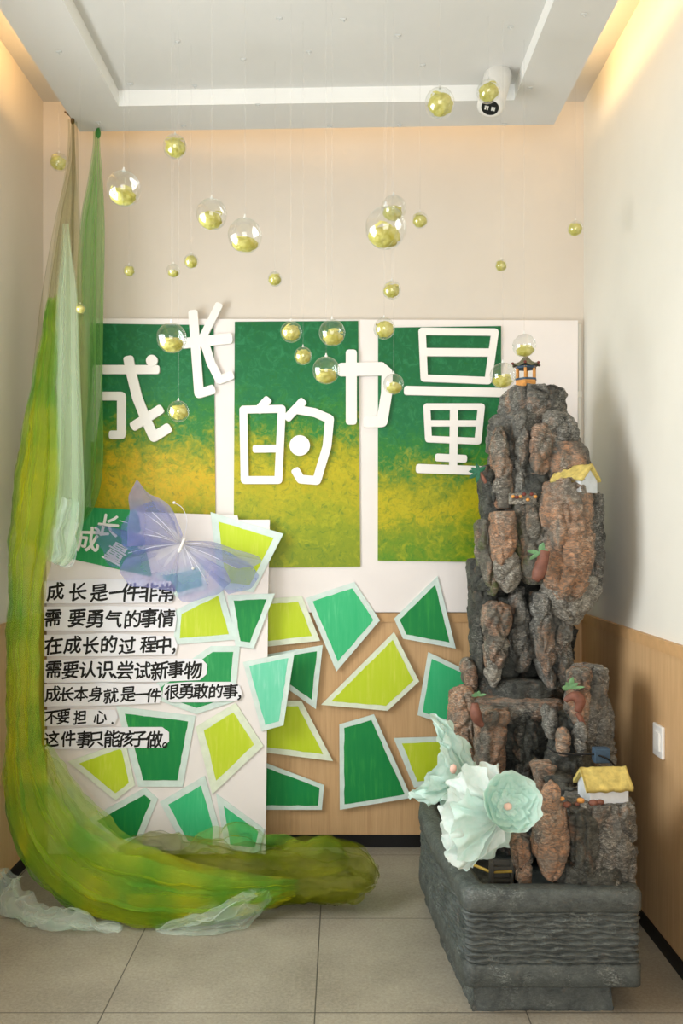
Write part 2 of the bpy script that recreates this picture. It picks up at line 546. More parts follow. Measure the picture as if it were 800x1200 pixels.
for lab, ls, ds in chars:
    s = strokes(ls, ds, LD, 0.0145)
    tag(obj('cutout_character', s[0], s[1], M['card']), lab, 'letter', 'white cut-out title characters')

# ------------------------------------------------------------------ leaning board and paper shapes
BA, BB = 3.915, 0.052           # Y = BA + BB * Z  (front of the leaning board)
def LEAN(x, y):
    t = (y - HY) / F
    return (BA + 1.5 * BB) / (1 + BB * t)
s = slab_px([(54, 596), (278, 604), (279, 609), (316, 609), (314, 700), (311, 1001), (56, 1001)], LEAN, 0.012)
tag(obj('display_board', s[0], s[1], M['board']), 'tall white foam board leaning on the back wall, carrying the handwritten text', 'board')

M['border'] = plain('pale_mint_border', (214, 232, 224), 0.6, 0.035, 25, 0.05)
M['border_w'] = plain('whitish_lime_border', (226, 236, 212), 0.6, 0.035, 25, 0.05)
PAINTS = {}
def paint(kind, ang):
    base = {'lime': ((190, 214, 30), (216, 226, 92)), 'dark': ((8, 132, 66), (52, 160, 72)), 'mid': ((52, 188, 122), (104, 212, 152)),
            'mint': ((104, 214, 172), (160, 230, 204)), 'teal': ((70, 176, 160), (110, 196, 184)), 'leaf': ((30, 150, 82), (84, 184, 112))}[kind]
    key = (kind, round(ang, 1))
    if key not in PAINTS:
        PAINTS[key] = painted('poster_paint_%s_%d' % (kind, len(PAINTS)), base[0], base[1], ang)
    return PAINTS[key]
def inset(pts, d):
    n = len(pts)
    a = sum(pts[i][0] * pts[(i + 1) % n][1] - pts[(i + 1) % n][0] * pts[i][1] for i in range(n))
    sg = 1 if a > 0 else -1
    L = []
    for i in range(n):
        (x0, y0), (x1, y1) = pts[i], pts[(i + 1) % n]
        l = math.hypot(x1 - x0, y1 - y0)
        nx, ny = -(y1 - y0) / l * sg, (x1 - x0) / l * sg
        L.append((x0 + nx * d, y0 + ny * d, x1 - x0, y1 - y0))
    out = []
    for i in range(n):
        x0, y0, dx0, dy0 = L[i - 1]
        x1, y1, dx1, dy1 = L[i]
        den = dx0 * dy1 - dy0 * dx1
        t = ((x1 - x0) * dy1 - (y1 - y0) * dx1) / den
        out.append((x0 + dx0 * t, y0 + dy0 * t))
    return out
def rough_edge(pts, amp, step=7.0):
    out = []
    n = len(pts)
    for i in range(n):
        (x0, y0), (x1, y1) = pts[i], pts[(i + 1) % n]
        l = math.hypot(x1 - x0, y1 - y0)
        k = max(1, int(l / step))
        for j in range(k):
            t = j / k
            a = 0 if j == 0 else random.uniform(-amp, amp)
            out.append((x0 + (x1 - x0) * t - (y1 - y0) / l * a, y0 + (y1 - y0) * t + (x1 - x0) / l * a))
    return out
def paper_shape(pts, kind, ang, Df, off, bw, lab, border='border', grp='painted paper shapes'):
    s = slab_px(pts, Df, 0.004, off)
    o = obj('paper_shape', s[0], s[1], M[border])
    tag(o, lab, 'paper shape', grp)
    s = slab_px(rough_edge(inset(pts, bw), 0.45), Df, 0.0007, off + 0.0009)
    c = obj('painted_field', s[0], s[1], paint(kind, ang), o)
    return o
WP = lambda x, y: 4.054
WS = [
 ([(358, 701), (415, 682), (445, 727), (394, 787)], 'mid', 1.2, 0.004, 6.2, 'border', 'light green paper kite shape straddling the lower edge of the backdrop board'),
 ([(461.5, 725), (512.5, 675), (534, 760), (472, 748.5)], 'dark', 0.7, 0.004, 5.5, 'border', 'dark green pointed paper shape just left of the rock fountain, below the right painting'),
 ([(376, 826), (461.5, 740.5), (491, 798.5), (454, 833)], 'lime', 0.4, 0.006, 5.5, 'border_w', 'large lime paper kite shape on the wood panelling, in the middle'),
 ([(501.5, 764), (556, 790), (560, 862), (489, 838)], 'mid', 0.3, 0.004, 5.5, 'border', 'light green paper shape half hidden behind the rock fountain'),
 ([(397.5, 849), (438, 837), (482, 935), (398, 949)], 'dark', 0.1, 0.004, 5.5, 'border', 'biggest dark green paper shape low on the wood panelling'),
 ([(461, 865), (526, 863), (526, 917), (485, 923)], 'lime', 0.2, 0.003, 6.5, 'border', 'lime paper shape behind the tissue paper flowers'),
 ([(292, 703), (353.6, 698.6), (375, 751), (292, 760)], 'lime', 0.2, 0.003, 6.5, 'border_w', 'lime paper shape showing right of the leaning board at the backdrop edge'),
 ([(300, 769), (378, 756), (370, 831), (335, 806)], 'dark', 0.8, 0.005, 6.0, 'border', 'small dark green paper shape on the panelling right of the mint paper shape'),
 ([(303, 821), (353, 821), (390, 892), (303, 881)], 'lime', 0.9, 0.0035, 6.5, 'border_w', 'lime paper shape on the panelling, right beside the leaning board'),
 ([(298, 889), (379.6, 920), (377, 949), (298, 949)], 'dark', 0.2, 0.004, 5.0, 'border', 'dark green paper strip shape lowest on the panelling beside the leaning board'),
]
for pts, k, a, off, bw, b, lab in WS:
    paper_shape(pts, k, a, WP, off, bw, lab, b)
BS = [
 ([(246.5, 600), (332, 625.5), (297, 694), (257, 690)], 'lime', 0.8, 0.002, 8, 'border', 'lime paper shape sticking up past the top of the leaning board, behind the butterfly'),
 ([(247, 757), (281, 757), (275, 822), (230, 837), (165, 813)], 'leaf', 0.9, 0.002, 7, 'border', 'green five-sided paper shape under the fourth and fifth text lines'),
 ([(260, 688), (277, 749.5), (203, 755.5), (206, 715)], 'lime', 1.2, 0.0025, 7, 'border', 'lime paper shape right of the second text line on the leaning board'),
 ([(266, 697.5), (322, 695.5), (297, 760), (276, 757)], 'dark', 0.3, 0.007, 6.5, 'border', 'dark green wedge paper shape at the upper right edge of the leaning board'),
 ([(284.6, 776), (345, 763.5), (332, 850), (306.5, 857)], 'mint', 0.2, 0.004, 6, 'border', 'pale mint paper shape jutting past the right edge of the leaning board'),
 ([(136, 827.5), (229, 839), (214, 922), (162, 922)], 'dark', 0.2, 0.003, 7.5, 'border', 'dark green paper shape behind the last handwritten text line'),
 ([(276, 823.5), (308.5, 874), (248.5, 931), (229, 852)], 'lime', 0.6, 0.005, 8.5, 'border_w', 'lime paper shape at the lower right of the leaning board'),
 ([(79.5, 892.5), (140, 871), (148, 875), (158, 920), (135, 938)], 'lime', 0.4, 0.0045, 6.5, 'border_w', 'lime paper shape at lower left, under the last text line'),
 ([(101, 961), (170, 923), (185, 936), (165, 986), (140, 992)], 'dark', 1.0, 0.003, 7, 'border', 'dark green paper shape low on the leaning board just above the green tulle'),
 ([(187, 940), (240, 909), (257, 970), (256, 1001), (215, 992)], 'mid', 0.2, 0.0025, 7.5, 'border', 'light green paper shape low in the middle of the leaning board'),
 ([(253, 930), (310, 972), (303, 1000), (264, 996)], 'mid', 0.9, 0.004, 6.5, 'border', 'light green paper shape in the lower right corner of the leaning board'),
 ([(180, 672), (238, 660), (243, 690), (207, 700)], 'teal', 0.4, 0.001, 5, 'border', 'teal paper shape seen through the butterfly wings'),
]
for pts, k, a, off, bw, b, lab in BS:
    paper_shape(pts, k, a, LEAN, off + 0.0045, bw, lab, b)

# handwriting
def glyph(ch, cx, cy, size, Df, off, rot=0.0, sq=1.0, shear=0.10, weight=0.0):
    cu = bpy.data.curves.new('glyph_curve', 'FONT')
    cu.body = ch
    cu.size = 1.0
    cu.extrude = 0.0
    cu.resolution_u = 3
    o = bpy.data.objects.new('glyph_tmp', cu)
    C.objects.link(o)
    dg = bpy.context.evaluated_depsgraph_get()
    me = bpy.data.meshes.new_from_object(o.evaluated_get(dg))
    V = [v.co.copy() for v in me.vertices]
    Fc = [tuple(p.vertices) for p in me.polygons]
    bpy.data.objects.remove(o); bpy.data.meshes.remove(me); bpy.data.curves.remove(cu)
    if not V: return [], []
    xs = [v.x for v in V]; ys = [v.y for v in V]
    mx, my = (min(xs) + max(xs)) / 2, (min(ys) + max(ys)) / 2
    if ch in '，。、．.': mx, my = (min(xs) + max(xs)) / 2, (min(ys) + max(ys)) / 2
    out = []
    ca, sa = math.cos(rot), math.sin(rot)
    sd = random.uniform(0, 50)
    for v in V:
        x, y = (v.x - mx) * sq, v.y - my
        # brush wobble
        x += 0.05 * noise.noise(Vector((v.x * 2.2, v.y * 2.2, sd)))
        y += 0.05 * noise.noise(Vector((v.x * 2.2, v.y * 2.2, sd + 9)))
        y += 0.10 * x
        x += shear * y
        x, y = x * ca - y * sa, x * sa + y * ca
        out.append((cx + x * size, cy - y * size))
    parts = []
    for k, (dx, dy) in enumerate(((0, 0), (1, .4), (-1, -.4), (.2, 1), (-.2, -1))):
        if weight <= 0 and k: break
        b = weight * size
        parts.append(([P(px + dx * b, py + dy * b, Df(px, py) - off - k * 0.00004) for px, py in out], Fc))
    return merge(*parts)
M['strip'] = plain('text_paper', (240, 240, 244), 0.6, 0.008, 8)
M['ink'] = plain('black_brush_ink', (20, 20, 16), 0.6, 0.1, 30)
LINES = [
 ([(52, 681), (120, 678), (200, 681), (203, 690), (201, 706), (120, 707), (52, 707)], 'first line of handwriting, on the white paper strip under the small title card', 694, 22,
  [('成', 65), ('长', 91.5), ('是', 116), ('一', 138), ('件', 153.5), ('非', 174.5), ('常', 195)]),
 ([(52, 711), (130, 710), (205, 712), (207, 725), (205, 740), (120, 740), (52, 739)], 'second handwritten paper strip, beside the lime paper shape', 725, 22,
  [('需', 62), ('要', 90), ('勇', 111), ('气', 133), ('的', 155), ('事', 174.5), ('情', 194.5)]),
 ([(52, 744), (130, 742), (204, 746), (208, 756), (205, 767), (120, 769), (52, 769)], 'third handwritten paper strip, the one ending in a comma and clear of all paper shapes', 755.5, 21.5,
  [('在', 62.6), ('成', 85), ('长', 106.5), ('的', 127.5), ('过', 149), ('程', 173.5), ('中', 191.5), ('，', 203)]),
 ([(52, 773), (130, 772), (200, 772), (236, 772), (243, 779), (242, 790), (234, 797), (180, 799), (52, 800)], 'fourth handwritten paper strip, round-ended over the green five-sided shape', 785, 21.5,
  [('需', 63), ('要', 82.5), ('认', 103), ('识', 123), ('、', 134), ('尝', 146.5), ('试', 167), ('新', 187), ('事', 206), ('物', 226)]),
 ([(52, 802), (120, 800), (186, 802), (190, 812), (187, 824), (120, 827), (52, 828)], 'left paper strip of the fifth handwritten line, eight characters', 814, 18.5,
  [('成', 62), ('长', 78.5), ('本', 95), ('身', 112), ('就', 130), ('是', 150), ('一', 165), ('件', 180)]),
 ([(194, 801), (220, 799), (270, 799), (281, 804), (284, 814), (278, 821), (240, 823), (200, 823), (190, 817), (191, 806)], 'short rounded paper strip right of the fifth handwritten line, ending in a comma', 810.5, 18.5,
  [('很', 201.5), ('勇', 218), ('敢', 235), ('的', 253), ('事', 270), ('，', 280)]),
 ([(52, 832), (100, 831), (135, 832), (138, 840), (134, 849), (52, 851)], 'shortest handwritten paper strip, second from the bottom', 840.5, 17.5,
  [('不', 60.5), ('要', 74), ('担', 93.5), ('心', 117.5), ('.', 132)]),
 ([(52, 855), (120, 852), (190, 852), (198, 858), (198, 869), (190, 876), (120, 877), (52, 878)], 'bottom handwritten paper strip, over the dark green paper shape', 866, 20,
  [('这', 60.5), ('件', 80), ('事', 98), ('只', 112.5), ('能', 131), ('孩', 147.5), ('子', 163), ('做', 180.5), ('。', 193)]),
]
for out_, lab, cy, sz, gl in LINES:
    s = slab_px(out_, LEAN, 0.0012, 0.0135)
    st = tag(obj('paper_strip', s[0], s[1], M['strip']), lab, 'paper strip', 'handwritten paper strips')
    gs = []
    for ch, x in gl:
        small = ch in '，。、.'
        gs.append(glyph(ch, x, cy + (7 if small else random.uniform(-1, 1)), sz * random.uniform(0.98, 1.06), LEAN, 0.0140,
                        random.uniform(-0.05, 0.05), random.uniform(0.92, 1.0), 0.08, 0.022))
    g = merge(*gs)
    obj('lettering', g[0], g[1], M['ink'], st)
# title card
s = slab_px([(100, 594), (160, 598), (178, 676), (79, 654)], LEAN, 0.003, 0.0040)
tc_ = tag(obj('title_card', s[0], s[1], paint('leaf', 0.9)), 'small green title card with white characters at the top left of the leaning board', 'card')
gs = [glyph('成', 103.5, 632, 31, LEAN, 0.0045, -0.12, 0.9, 0, 0.022), glyph('长', 127.5, 616, 29, LEAN, 0.0045, -0.2, 0.9, 0, 0.02),
      glyph('量', 136, 648, 27, LEAN, 0.0045, -0.6, 0.95, 0, 0.012), glyph('力', 163, 632, 24, LEAN, 0.0045, -0.3, 0.95, 0, 0.018)]
g = merge(*gs)
obj('lettering', g[0], g[1], M['card'], tc_)

# ------------------------------------------------------------------ interpolation
def cr(pts, n):
    """Catmull-Rom through tuples, n samples"""
    m = len(pts)
    out = []
    for s_ in range(n):
        u = s_ / (n - 1) * (m - 1)
        i = min(int(u), m - 2)
        t = u - i
        p0, p1, p2, p3 = pts[max(i - 1, 0)], pts[i], pts[i + 1], pts[min(i + 2, m - 1)]
        out.append(tuple(0.5 * (2 * b + (c - a) * t + (2 * a - 5 * b + 4 * c - d) * t * t + (3 * b - a - 3 * c + d) * t ** 3)
                         for a, b, c, d in zip(p0, p1, p2, p3)))
    return out

# ------------------------------------------------------------------ rock fountain
M['rk'] = rockmat('rock_grey', (54, 56, 55), (156, 154, 145), (204, 154, 116), (226, 224, 214), 0.08, 0.18)
M['rk_dark'] = rockmat('rock_dark', (34, 36, 36), (112, 114, 106), (170, 126, 96), (186, 186, 176), 0.05, 0.08)
M['rk_warm'] = rockmat('rock_rust', (84, 80, 74), (166, 156, 142), (226, 166, 122), (230, 224, 208), 0.25, 0.16)
M['rk_mix'] = rockmat('rock_mixed', (56, 56, 53), (156, 150, 137), (216, 158, 118), (224, 220, 208), 0.17, 0.15)
M['rk_pale'] = rockmat('rock_pale_tip', (92, 90, 84), (186, 180, 166), (204, 154, 122), (240, 236, 222), 0.01, 0.38)
M['rk_moss'] = rockmat('rock_mossy', (64, 64, 60), (154, 150, 136), (208, 154, 116), (220, 216, 204), 0.09, 0.15, 0.16)
M['basin'] = rockmat('basin_resin', (52, 58, 58), (98, 105, 102), (130, 108, 92), (164, 172, 168), 0.0, 0.08, 0.0, 0.35)
def rmf(p, oc=4):
    return noise.ridged_multi_fractal(p, 0.9, 2.1, oc, 1.0, 2.0)
def lobe(rows, D, dep, amp=0.013, nu=44, nv=46, sq=0.75, seed=0.0, vert=0.4):
    """one boulder: outline rows (y, x-left, x-right), real depth dep, grooved surface"""
    rows = [tuple(r) + ((D,) if len(r) == 3 else ()) for r in rows]
    y0 = rows[0][0]; y1 = rows[-1][0]
    # sample by y with smooth interpolation
    sm = cr(rows, nv)
    hm = max((r[2] - r[1]) / 2 for r in sm)
    V, Fc = [], []
    for j, (y, xl, xr, d) in enumerate(sm):
        hw = max((xr - xl) / 2, 0.5)
        c = P((xl + xr) / 2, y, d)
        rx = hw * d / F
        ry = dep * min(1.0, (hw / hm) ** 0.6)
        e = min(j, nv - 1 - j) / 3.0
        for k in range(nu):
            a = 2 * PI * k / nu
            ca, sa = math.cos(a), math.sin(a)
            dx = math.copysign(abs(ca) ** sq, ca) * rx
            dy = math.copysign(abs(sa) ** sq, sa) * ry
            q = c + Vector((dx, dy, 0))
            nrm = Vector((ca / max(rx, .01), sa / max(ry, .01), 0)).normalized()
            wq = Vector((q.x + .02 * noise.noise(q * 14), q.y + .02 * noise.noise(q * 14 + Vector((7, 0, 0))), q.z))
            h = rmf(Vector((wq.x * 18 + seed, wq.y * 18, wq.z * 18 * vert)), 4) - 0.9
            h2 = noise.noise(Vector((q.x * 60 + seed, q.y * 60, q.z * 70)))
            h3 = noise.noise(Vector((q.x * 7 + seed, q.y * 7, q.z * 9 + 4)))
            vd = noise.voronoi(Vector((wq.x * 13 + seed, wq.y * 13, wq.z * 7.5)))[0]
            crack = max(0.0, 0.22 - (vd[1] - vd[0])) / 0.22
            blk = noise.cell(Vector((math.floor(vd[0] * 3), seed, 1)))
            dd = amp * (0.7 * h + 0.30 * h2 + 0.7 * h3 - 1.5 * crack ** 1.5) * min(1, 0.35 + e)
            q = q + nrm * dd
            q.z += amp * 0.5 * h2 + amp * 0.4 * h3
            V.append(q)
    for j in range(nv - 1):
        for k in range(nu):
            k2 = (k + 1) % nu
            Fc.append((j * nu + k, (j + 1) * nu + k, (j + 1) * nu + k2, j * nu + k2))
    for j, sgn in ((0, 1), (nv - 1, -1)):
        y, xl, xr, d = sm[j]
        V.append(P((xl + xr) / 2, y, d) + Vector((0, 0, sgn * 0.004)))
        b = len(V) - 1
        for k in range(nu):
            k2 = (k + 1) % nu
            Fc.append((j * nu + k, j * nu + k2, b) if sgn > 0 else (j * nu + k2, j * nu + k, b))
    return V, Fc

ft = thing('rock_fountain', 'tall grey and rust rockery fountain in a ribbed dark basin, in the right corner', 'fountain', (0.66, 3.25, 0))
# basin
def plan():
    pts = [(.385, 2.65), (.937, 2.65), (.955, 3.0), (.985, 3.94), (.44, 3.94), (.335, 3.62), (.313, 3.46), (.335, 3.1)]
    # round the corners
    out = []
    n = len(pts)
    for i in range(n):
        p0, p1, p2 = Vector(pts[i - 1]), Vector(pts[i]), Vector(pts[(i + 1) % n])
        r = 0.03 if i in (0, 1) else 0.06
        a = p1 + (p0 - p1).normalized() * r
        b = p1 + (p2 - p1).normalized() * r
        for k in range(7):
            t = k / 6
            out.append(a * (1 - t) ** 2 + p1 * 2 * t * (1 - t) + b * t * t)
    # resample
    L = [0.0]
    m = len(out)
    for i in range(m): L.append(L[-1] + (out[(i + 1) % m] - out[i]).length)
    N = 420
    res = []
    j = 0
    for k in range(N):
        s_ = L[-1] * k / N
        while L[j + 1] < s_: j += 1
        t = (s_ - L[j]) / max(1e-9, L[j + 1] - L[j])
        res.append(out[j % m].lerp(out[(j + 1) % m], t))
    return res
PL = plan()
NP = len(PL)
PN = []
for i in range(NP):
    t = (PL[(i + 2) % NP] - PL[i - 2]).normalized()
    PN.append(Vector((t.y, -t.x)))     # outward for counter-clockwise plan
def sweep(prof, fn=None, closed=False, cap_in=False):
    """prof: (outward offset, z)"""
    V, Fc = [], []
    for j, (o, z) in enumerate(prof):
        for i in range(NP):
            d = o + (fn(i, j, z) if fn else 0)
            q = PL[i] + PN[i] * d
            V.append(Vector((q.x, q.y, z)))
    for j in range(len(prof) - 1):
        for i in range(NP):
            i2 = (i + 1) % NP
            Fc.append((j * NP + i, j * NP + i2, (j + 1) * NP + i2, (j + 1) * NP + i))
    if cap_in:
        Fc.append(tuple((len(prof) - 1) * NP + i for i in range(NP)))
    return V, Fc
def bnoise(i, j, z):
    q = PL[i]
    return 0.004 * noise.noise(Vector((q.x * 14, q.y * 14, z * 20))) + 0.0018 * noise.noise(Vector((q.x * 60, q.y * 60, z * 60)))
s = sweep([(-0.03, 0.0), (-0.028, 0.012), (-0.035, 0.03), (-0.04, 0.07), (-0.045, 0.088)], lambda i, j, z: 2.2 * bnoise(i, j, z))
s = ([Vector((v.x - .06 * min(1, max(0, (v.x - .5) / .42)) * min(1, max(0, (3.5 - v.y) / .8)), v.y, v.z)) for v in s[0]], s[1])
obj('foot', s[0], s[1], M['basin'], ft, True)
s = sweep([(-0.05, 0.0865), (-0.004, 0.087), (0.0, 0.092), (0.001, 0.12), (0.0, 0.150), (-0.006, 0.157), (-0.03, 0.16), (-0.03, 0.316), (-0.004, 0.320), (0.0, 0.326),
           (0.004, 0.345), (0.002, 0.372), (-0.006, 0.386), (-0.02, 0.390), (-0.055, 0.389), (-0.070, 0.384), (-0.076, 0.36), (-0.080, 0.20)], bnoise, cap_in=True)
obj('basin', s[0], s[1], M['basin'], ft, True)
zz = [0.157 + (0.322 - 0.157) * k / 72 for k in range(73)]
def rip(i, j, z):
    q = PL[i]
    s_ = i * 0.012
    wv = 0.0034 * math.sin(i * 0.55 + 2.0 * math.floor(z * 55)) + 0.004 * noise.noise(Vector((q.x * 16, q.y * 16, 3.0)))
    ph = (z + wv - 0.157) / (0.322 - 0.157) * 9.0
    return 0.021 * (abs(math.sin(PI * ph)) ** 0.55) * (0.8 + 0.35 * noise.noise(Vector((q.x * 30, q.y * 30, z * 50)))) + 0.6 * bnoise(i, j, z)
s = sweep([(-0.021, z) for z in zz], rip)
obj('rippled_band', s[0], s[1], M['basin'], ft, True)

ROCKS = [
 # rows, D, depth, material, amp, squareness
 ([(456, 600, 653), (461, 590, 659), (480, 585, 661), (497, 573, 665), (520, 572, 672), (545, 574, 678), (575, 570, 688), (610, 568, 688), (640, 572, 684)], 3.62, .19, 'rk', .018, .8),
 ([(484, 636, 658), (489, 631, 664), (505, 628, 676), (520, 626, 679), (540, 626, 680), (560, 630, 676)], 3.50, .13, 'rk', .012, .8),
 ([(519, 648, 672), (524, 642, 684), (538, 639, 689), (552, 640, 688), (566, 645, 684)], 3.43, .11, 'rk_mix', .010, .8),
 ([(484, 605, 613), (492, 600, 618), (525, 599, 619), (560, 598, 618), (592, 600, 616)], 3.47, .07, 'rk', .010, .85),
 ([(500, 579, 587), (515, 574, 592), (545, 574, 598), (575, 576, 598), (596, 576, 598)], 3.48, .08, 'rk_mix', .010, .85),
 ([(546, 566, 576), (558, 561, 583), (600, 564, 592), (618, 568, 588)], 3.53, .09, 'rk_dark', .010, .8),
 ([(498, 626, 638), (507, 621, 644), (535, 620, 646), (556, 622, 640)], 3.42, .06, 'rk_mix', .010, .75),
 ([(540, 616, 628), (550, 610, 640), (580, 606, 642), (600, 612, 634)], 3.46, .07, 'rk_dark', .010, .85),
 ([(561, 648, 672), (567, 638, 684), (590, 633, 690), (630, 632, 692), (668, 634, 690), (688, 640, 684), (702, 652, 674)], 3.36, .13, 'rk_warm', .018, .85),
 ([(577, 682, 694), (586, 676, 703), (650, 674, 705), (690, 672, 701), (706, 676, 690)], 3.50, .10, 'rk', .012, .85),
 ([(674, 634, 692), (690, 631, 701), (705, 637, 693), (720, 647, 685), (731, 662, 675)], 3.42, .12, 'rk_pale', .016, .8),
 ([(589, 608, 628), (595, 603, 636), (630, 602, 642), (662, 605, 642), (684, 616, 634)], 3.43, .10, 'rk_moss', .012, .85),
 ([(600, 577, 600), (605, 574, 603), (630, 573, 604), (650, 575, 600), (664, 580, 594)], 3.40, .08, 'rk_warm', .009, .75),
 ([(648, 574, 604), (665, 573, 610), (682, 582, 607), (693, 590, 600)], 3.43, .08, 'rk_pale', .013, .85),
 ([(609, 562, 570), (617, 557, 577), (650, 558, 580), (680, 564, 582), (697, 573, 580)], 3.48, .08, 'rk_moss', .011, .85),
 ([(640, 580, 680), (700, 560, 676), (760, 556, 667), (830, 556, 667), (900, 556, 667), (990, 556, 680)], 3.74, .17, 'rk_dark', .030, .75),
 ([(655, 552, 562), (662, 548, 574), (700, 549, 580), (770, 552, 580), (805, 557, 582)], 3.58, .09, 'rk_dark', .010, .8),
 ([(663, 558, 586), (668, 555, 590), (674, 558, 586)], 3.50, .07, 'rk_dark', .006, .7),
 ([(680, 560, 586), (685, 557, 592), (691, 560, 588)], 3.50, .07, 'rk_dark', .006, .7),
 ([(705, 572, 590), (714, 566, 598), (740, 564, 598), (770, 566, 592), (788, 571, 584)], 3.46, .08, 'rk_mix', .012, .85),
 ([(774, 570, 582), (788, 566, 587), (804, 574, 582)], 3.44, .05, 'rk_pale', .009, .85),
 ([(688, 598, 612), (720, 596, 620), (760, 597, 622), (786, 604, 614)], 3.50, .09, 'rk', .014, .85),
 ([(694, 624, 640), (720, 620, 644), (760, 622, 646), (795, 634, 650), (806, 642, 652)], 3.44, .09, 'rk', .012, .85),
 ([(700, 636, 662), (730, 638, 668), (770, 640, 668), (795, 644, 666), (808, 648, 660)], 3.48, .10, 'rk', .014, .85),
 ([(700, 580, 600), (720, 576, 606), (780, 578, 606), (806, 584, 600)], 3.56, .07, 'rk_dark', .012, .85),
 ([(796, 584, 640), (806, 578, 648), (822, 582, 646)], 3.46, .07, 'rk_dark', .012, .85),
 ([(800, 566, 640), (806, 558, 652), (816, 558, 655), (824, 566, 640)], 3.56, .12, 'rk_dark', .010, .7),
 ([(818, 560, 652), (823, 556, 660), (832, 556, 662), (842, 560, 640)], 3.42, .12, 'rk_mix', .010, .7),
 ([(829, 562, 590), (835, 556, 595), (870, 556, 592), (910, 557, 588), (975, 556, 588)], 3.30, .09, 'rk_mix', .012, .75),
 ([(830, 590, 652), (850, 585, 654), (900, 584, 655), (995, 584, 660)], 3.40, .10, 'rk_dark', .022, .8),
 ([(838, 606, 622), (850, 602, 626), (900, 604, 630), (985, 604, 634)], 3.30, .06, 'rk_dark', .020, .85),
 ([(779, 684, 702), (786, 668, 707), (830, 664, 713), (880, 665, 716), (980, 665, 722)], 3.22, .12, 'rk', .014, .8),
 ([(783, 672, 686), (792, 665, 690), (830, 663, 688), (850, 666, 684)], 3.12, .06, 'rk_mix', .010, .85),
 ([(771, 544, 550), (779, 539, 557), (800, 542, 558), (818, 547, 556)], 3.55, .06, 'rk_mix', .008, .85),
 ([(805, 537, 550), (814, 528, 557), (845, 526, 560), (880, 532, 560), (990, 530, 560)], 3.47, .09, 'rk_warm', .012, .85),
 ([(826, 636, 644), (834, 633, 652), (850, 636, 652), (864, 641, 649)], 3.14, .05, 'rk', .007, .85),
 ([(852, 657, 662), (860, 652, 667), (872, 652, 667), (884, 654, 664)], 3.06, .04, 'rk_warm', .006, .85),
 ([(835, 658, 668), (845, 652, 680), (885, 640, 690), (930, 640, 690), (960, 640, 690)], 3.15, .08, 'rk_dark', .013, .85),
 ([(842, 674, 682), (855, 670, 688), (872, 672, 687), (884, 676, 684)], 3.05, .04, 'rk', .007, .85),
 ([(893, 625, 645), (896, 622, 650), (904, 624, 649), (930, 628, 646), (970, 628, 650)], 3.02, .06, 'rk_mix', .006, .6),
 ([(907, 638, 662), (910, 635, 668), (917, 636, 668), (950, 638, 668)], 2.98, .06, 'rk_dark', .005, .6),
 ([(917, 648, 666), (920, 646, 670), (927, 648, 670), (970, 648, 670)], 2.93, .06, 'rk_dark', .005, .6),
 ([(916, 642, 650), (924, 637, 656), (945, 630, 662), (970, 624, 667), (990, 622, 668), (1010, 628, 662), (1024, 634, 655), (1031, 641, 650)], 2.76, .065, 'rk_warm', .006, .9),
 ([(975, 605, 614), (983, 598, 620), (1005, 600, 622), (1030, 603, 623)], 2.80, .05, 'rk_mix', .009, .85),
 ([(933, 672, 728), (938, 664, 737), (980, 668, 739), (1010, 672, 739), (1034, 664, 738)], 2.82, .12, 'rk', .016, .7),
 ([(1012, 656, 730), (1020, 650, 737), (1036, 648, 738)], 2.76, .07, 'rk_dark', .010, .8),
 ([(945, 668, 690), (960, 666, 700), (1000, 668, 700), (1028, 668, 696)], 2.74, .05, 'rk_dark', .010, .85),
]
for i, (rows, D, dep, m, amp, sq) in enumerate(ROCKS):
    big = (rows[-1][0] - rows[0][0]) > 60
    s = lobe(rows, D, dep, amp, 96 if big else 52, 110 if big else 44, sq, i * 3.7)
    obj('boulder', s[0], s[1], M[m], ft, True)

# pagoda on the summit
M['terracotta'] = plain('orange_glaze', (214, 152, 82), 0.6, 0.08, 60, 0.1)
M['tile'] = plain('olive_roof_glaze', (118, 116, 92), 0.6, 0.15, 80, 0.2)
M['blue'] = plain('blue_paint', (62, 84, 104), 0.6, 0.1, 60)
M['rust'] = plain('dark_red_paint', (118, 62, 54), 0.6, 0.1, 60)
pc = P(616, 457, 3.60)
def hexp(r, z, rot=0.26, n=6):
    return [Vector((pc.x + r * math.cos(rot + 2 * PI * k / n), pc.y + r * math.sin(rot + 2 * PI * k / n), pc.z + z)) for k in range(n)]
def loftn(rings, cap=True):
    V, Fc = [], []
    n = len(rings[0])
    for r in rings: V += r
    for j in range(len(rings) - 1):
        for k in range(n):
            k2 = (k + 1) % n
            Fc.append((j * n + k, j * n + k2, (j + 1) * n + k2, (j + 1) * n + k))
    if cap:
        Fc.append(tuple(range(n))[::-1]); Fc.append(tuple((len(rings) - 1) * n + k for k in range(n)))
    return V, Fc
s = loftn([hexp(.055, -.012), hexp(.055, .006), hexp(.050, .008), hexp(.046, .030), hexp(.047, .032), hexp(.047, .042)])
pg = obj('pagoda', s[0], s[1], M['terracotta'], ft)
tag(pg, 'small orange pagoda with an olive roof')
s = loftn([hexp(.0475, .038), hexp(.049, .039), hexp(.049, .046), hexp(.046, .047)])
obj('blue_band', s[0], s[1], M['blue'], pg)
for q in hexp(.040, .044):
    s = lathe([(0.0075, 0), (0.0065, .004), (.0062, .046), (.008, .050)], q, 10)
    obj('post', s[0], s[1], M['terracotta'], pg, True)
s = loftn([hexp(.038, .086), hexp(.048, .088), hexp(.048, .097), hexp(.038, .098)])
obj('beam', s[0], s[1], M['blue'], pg)
rings = []
n12 = 12
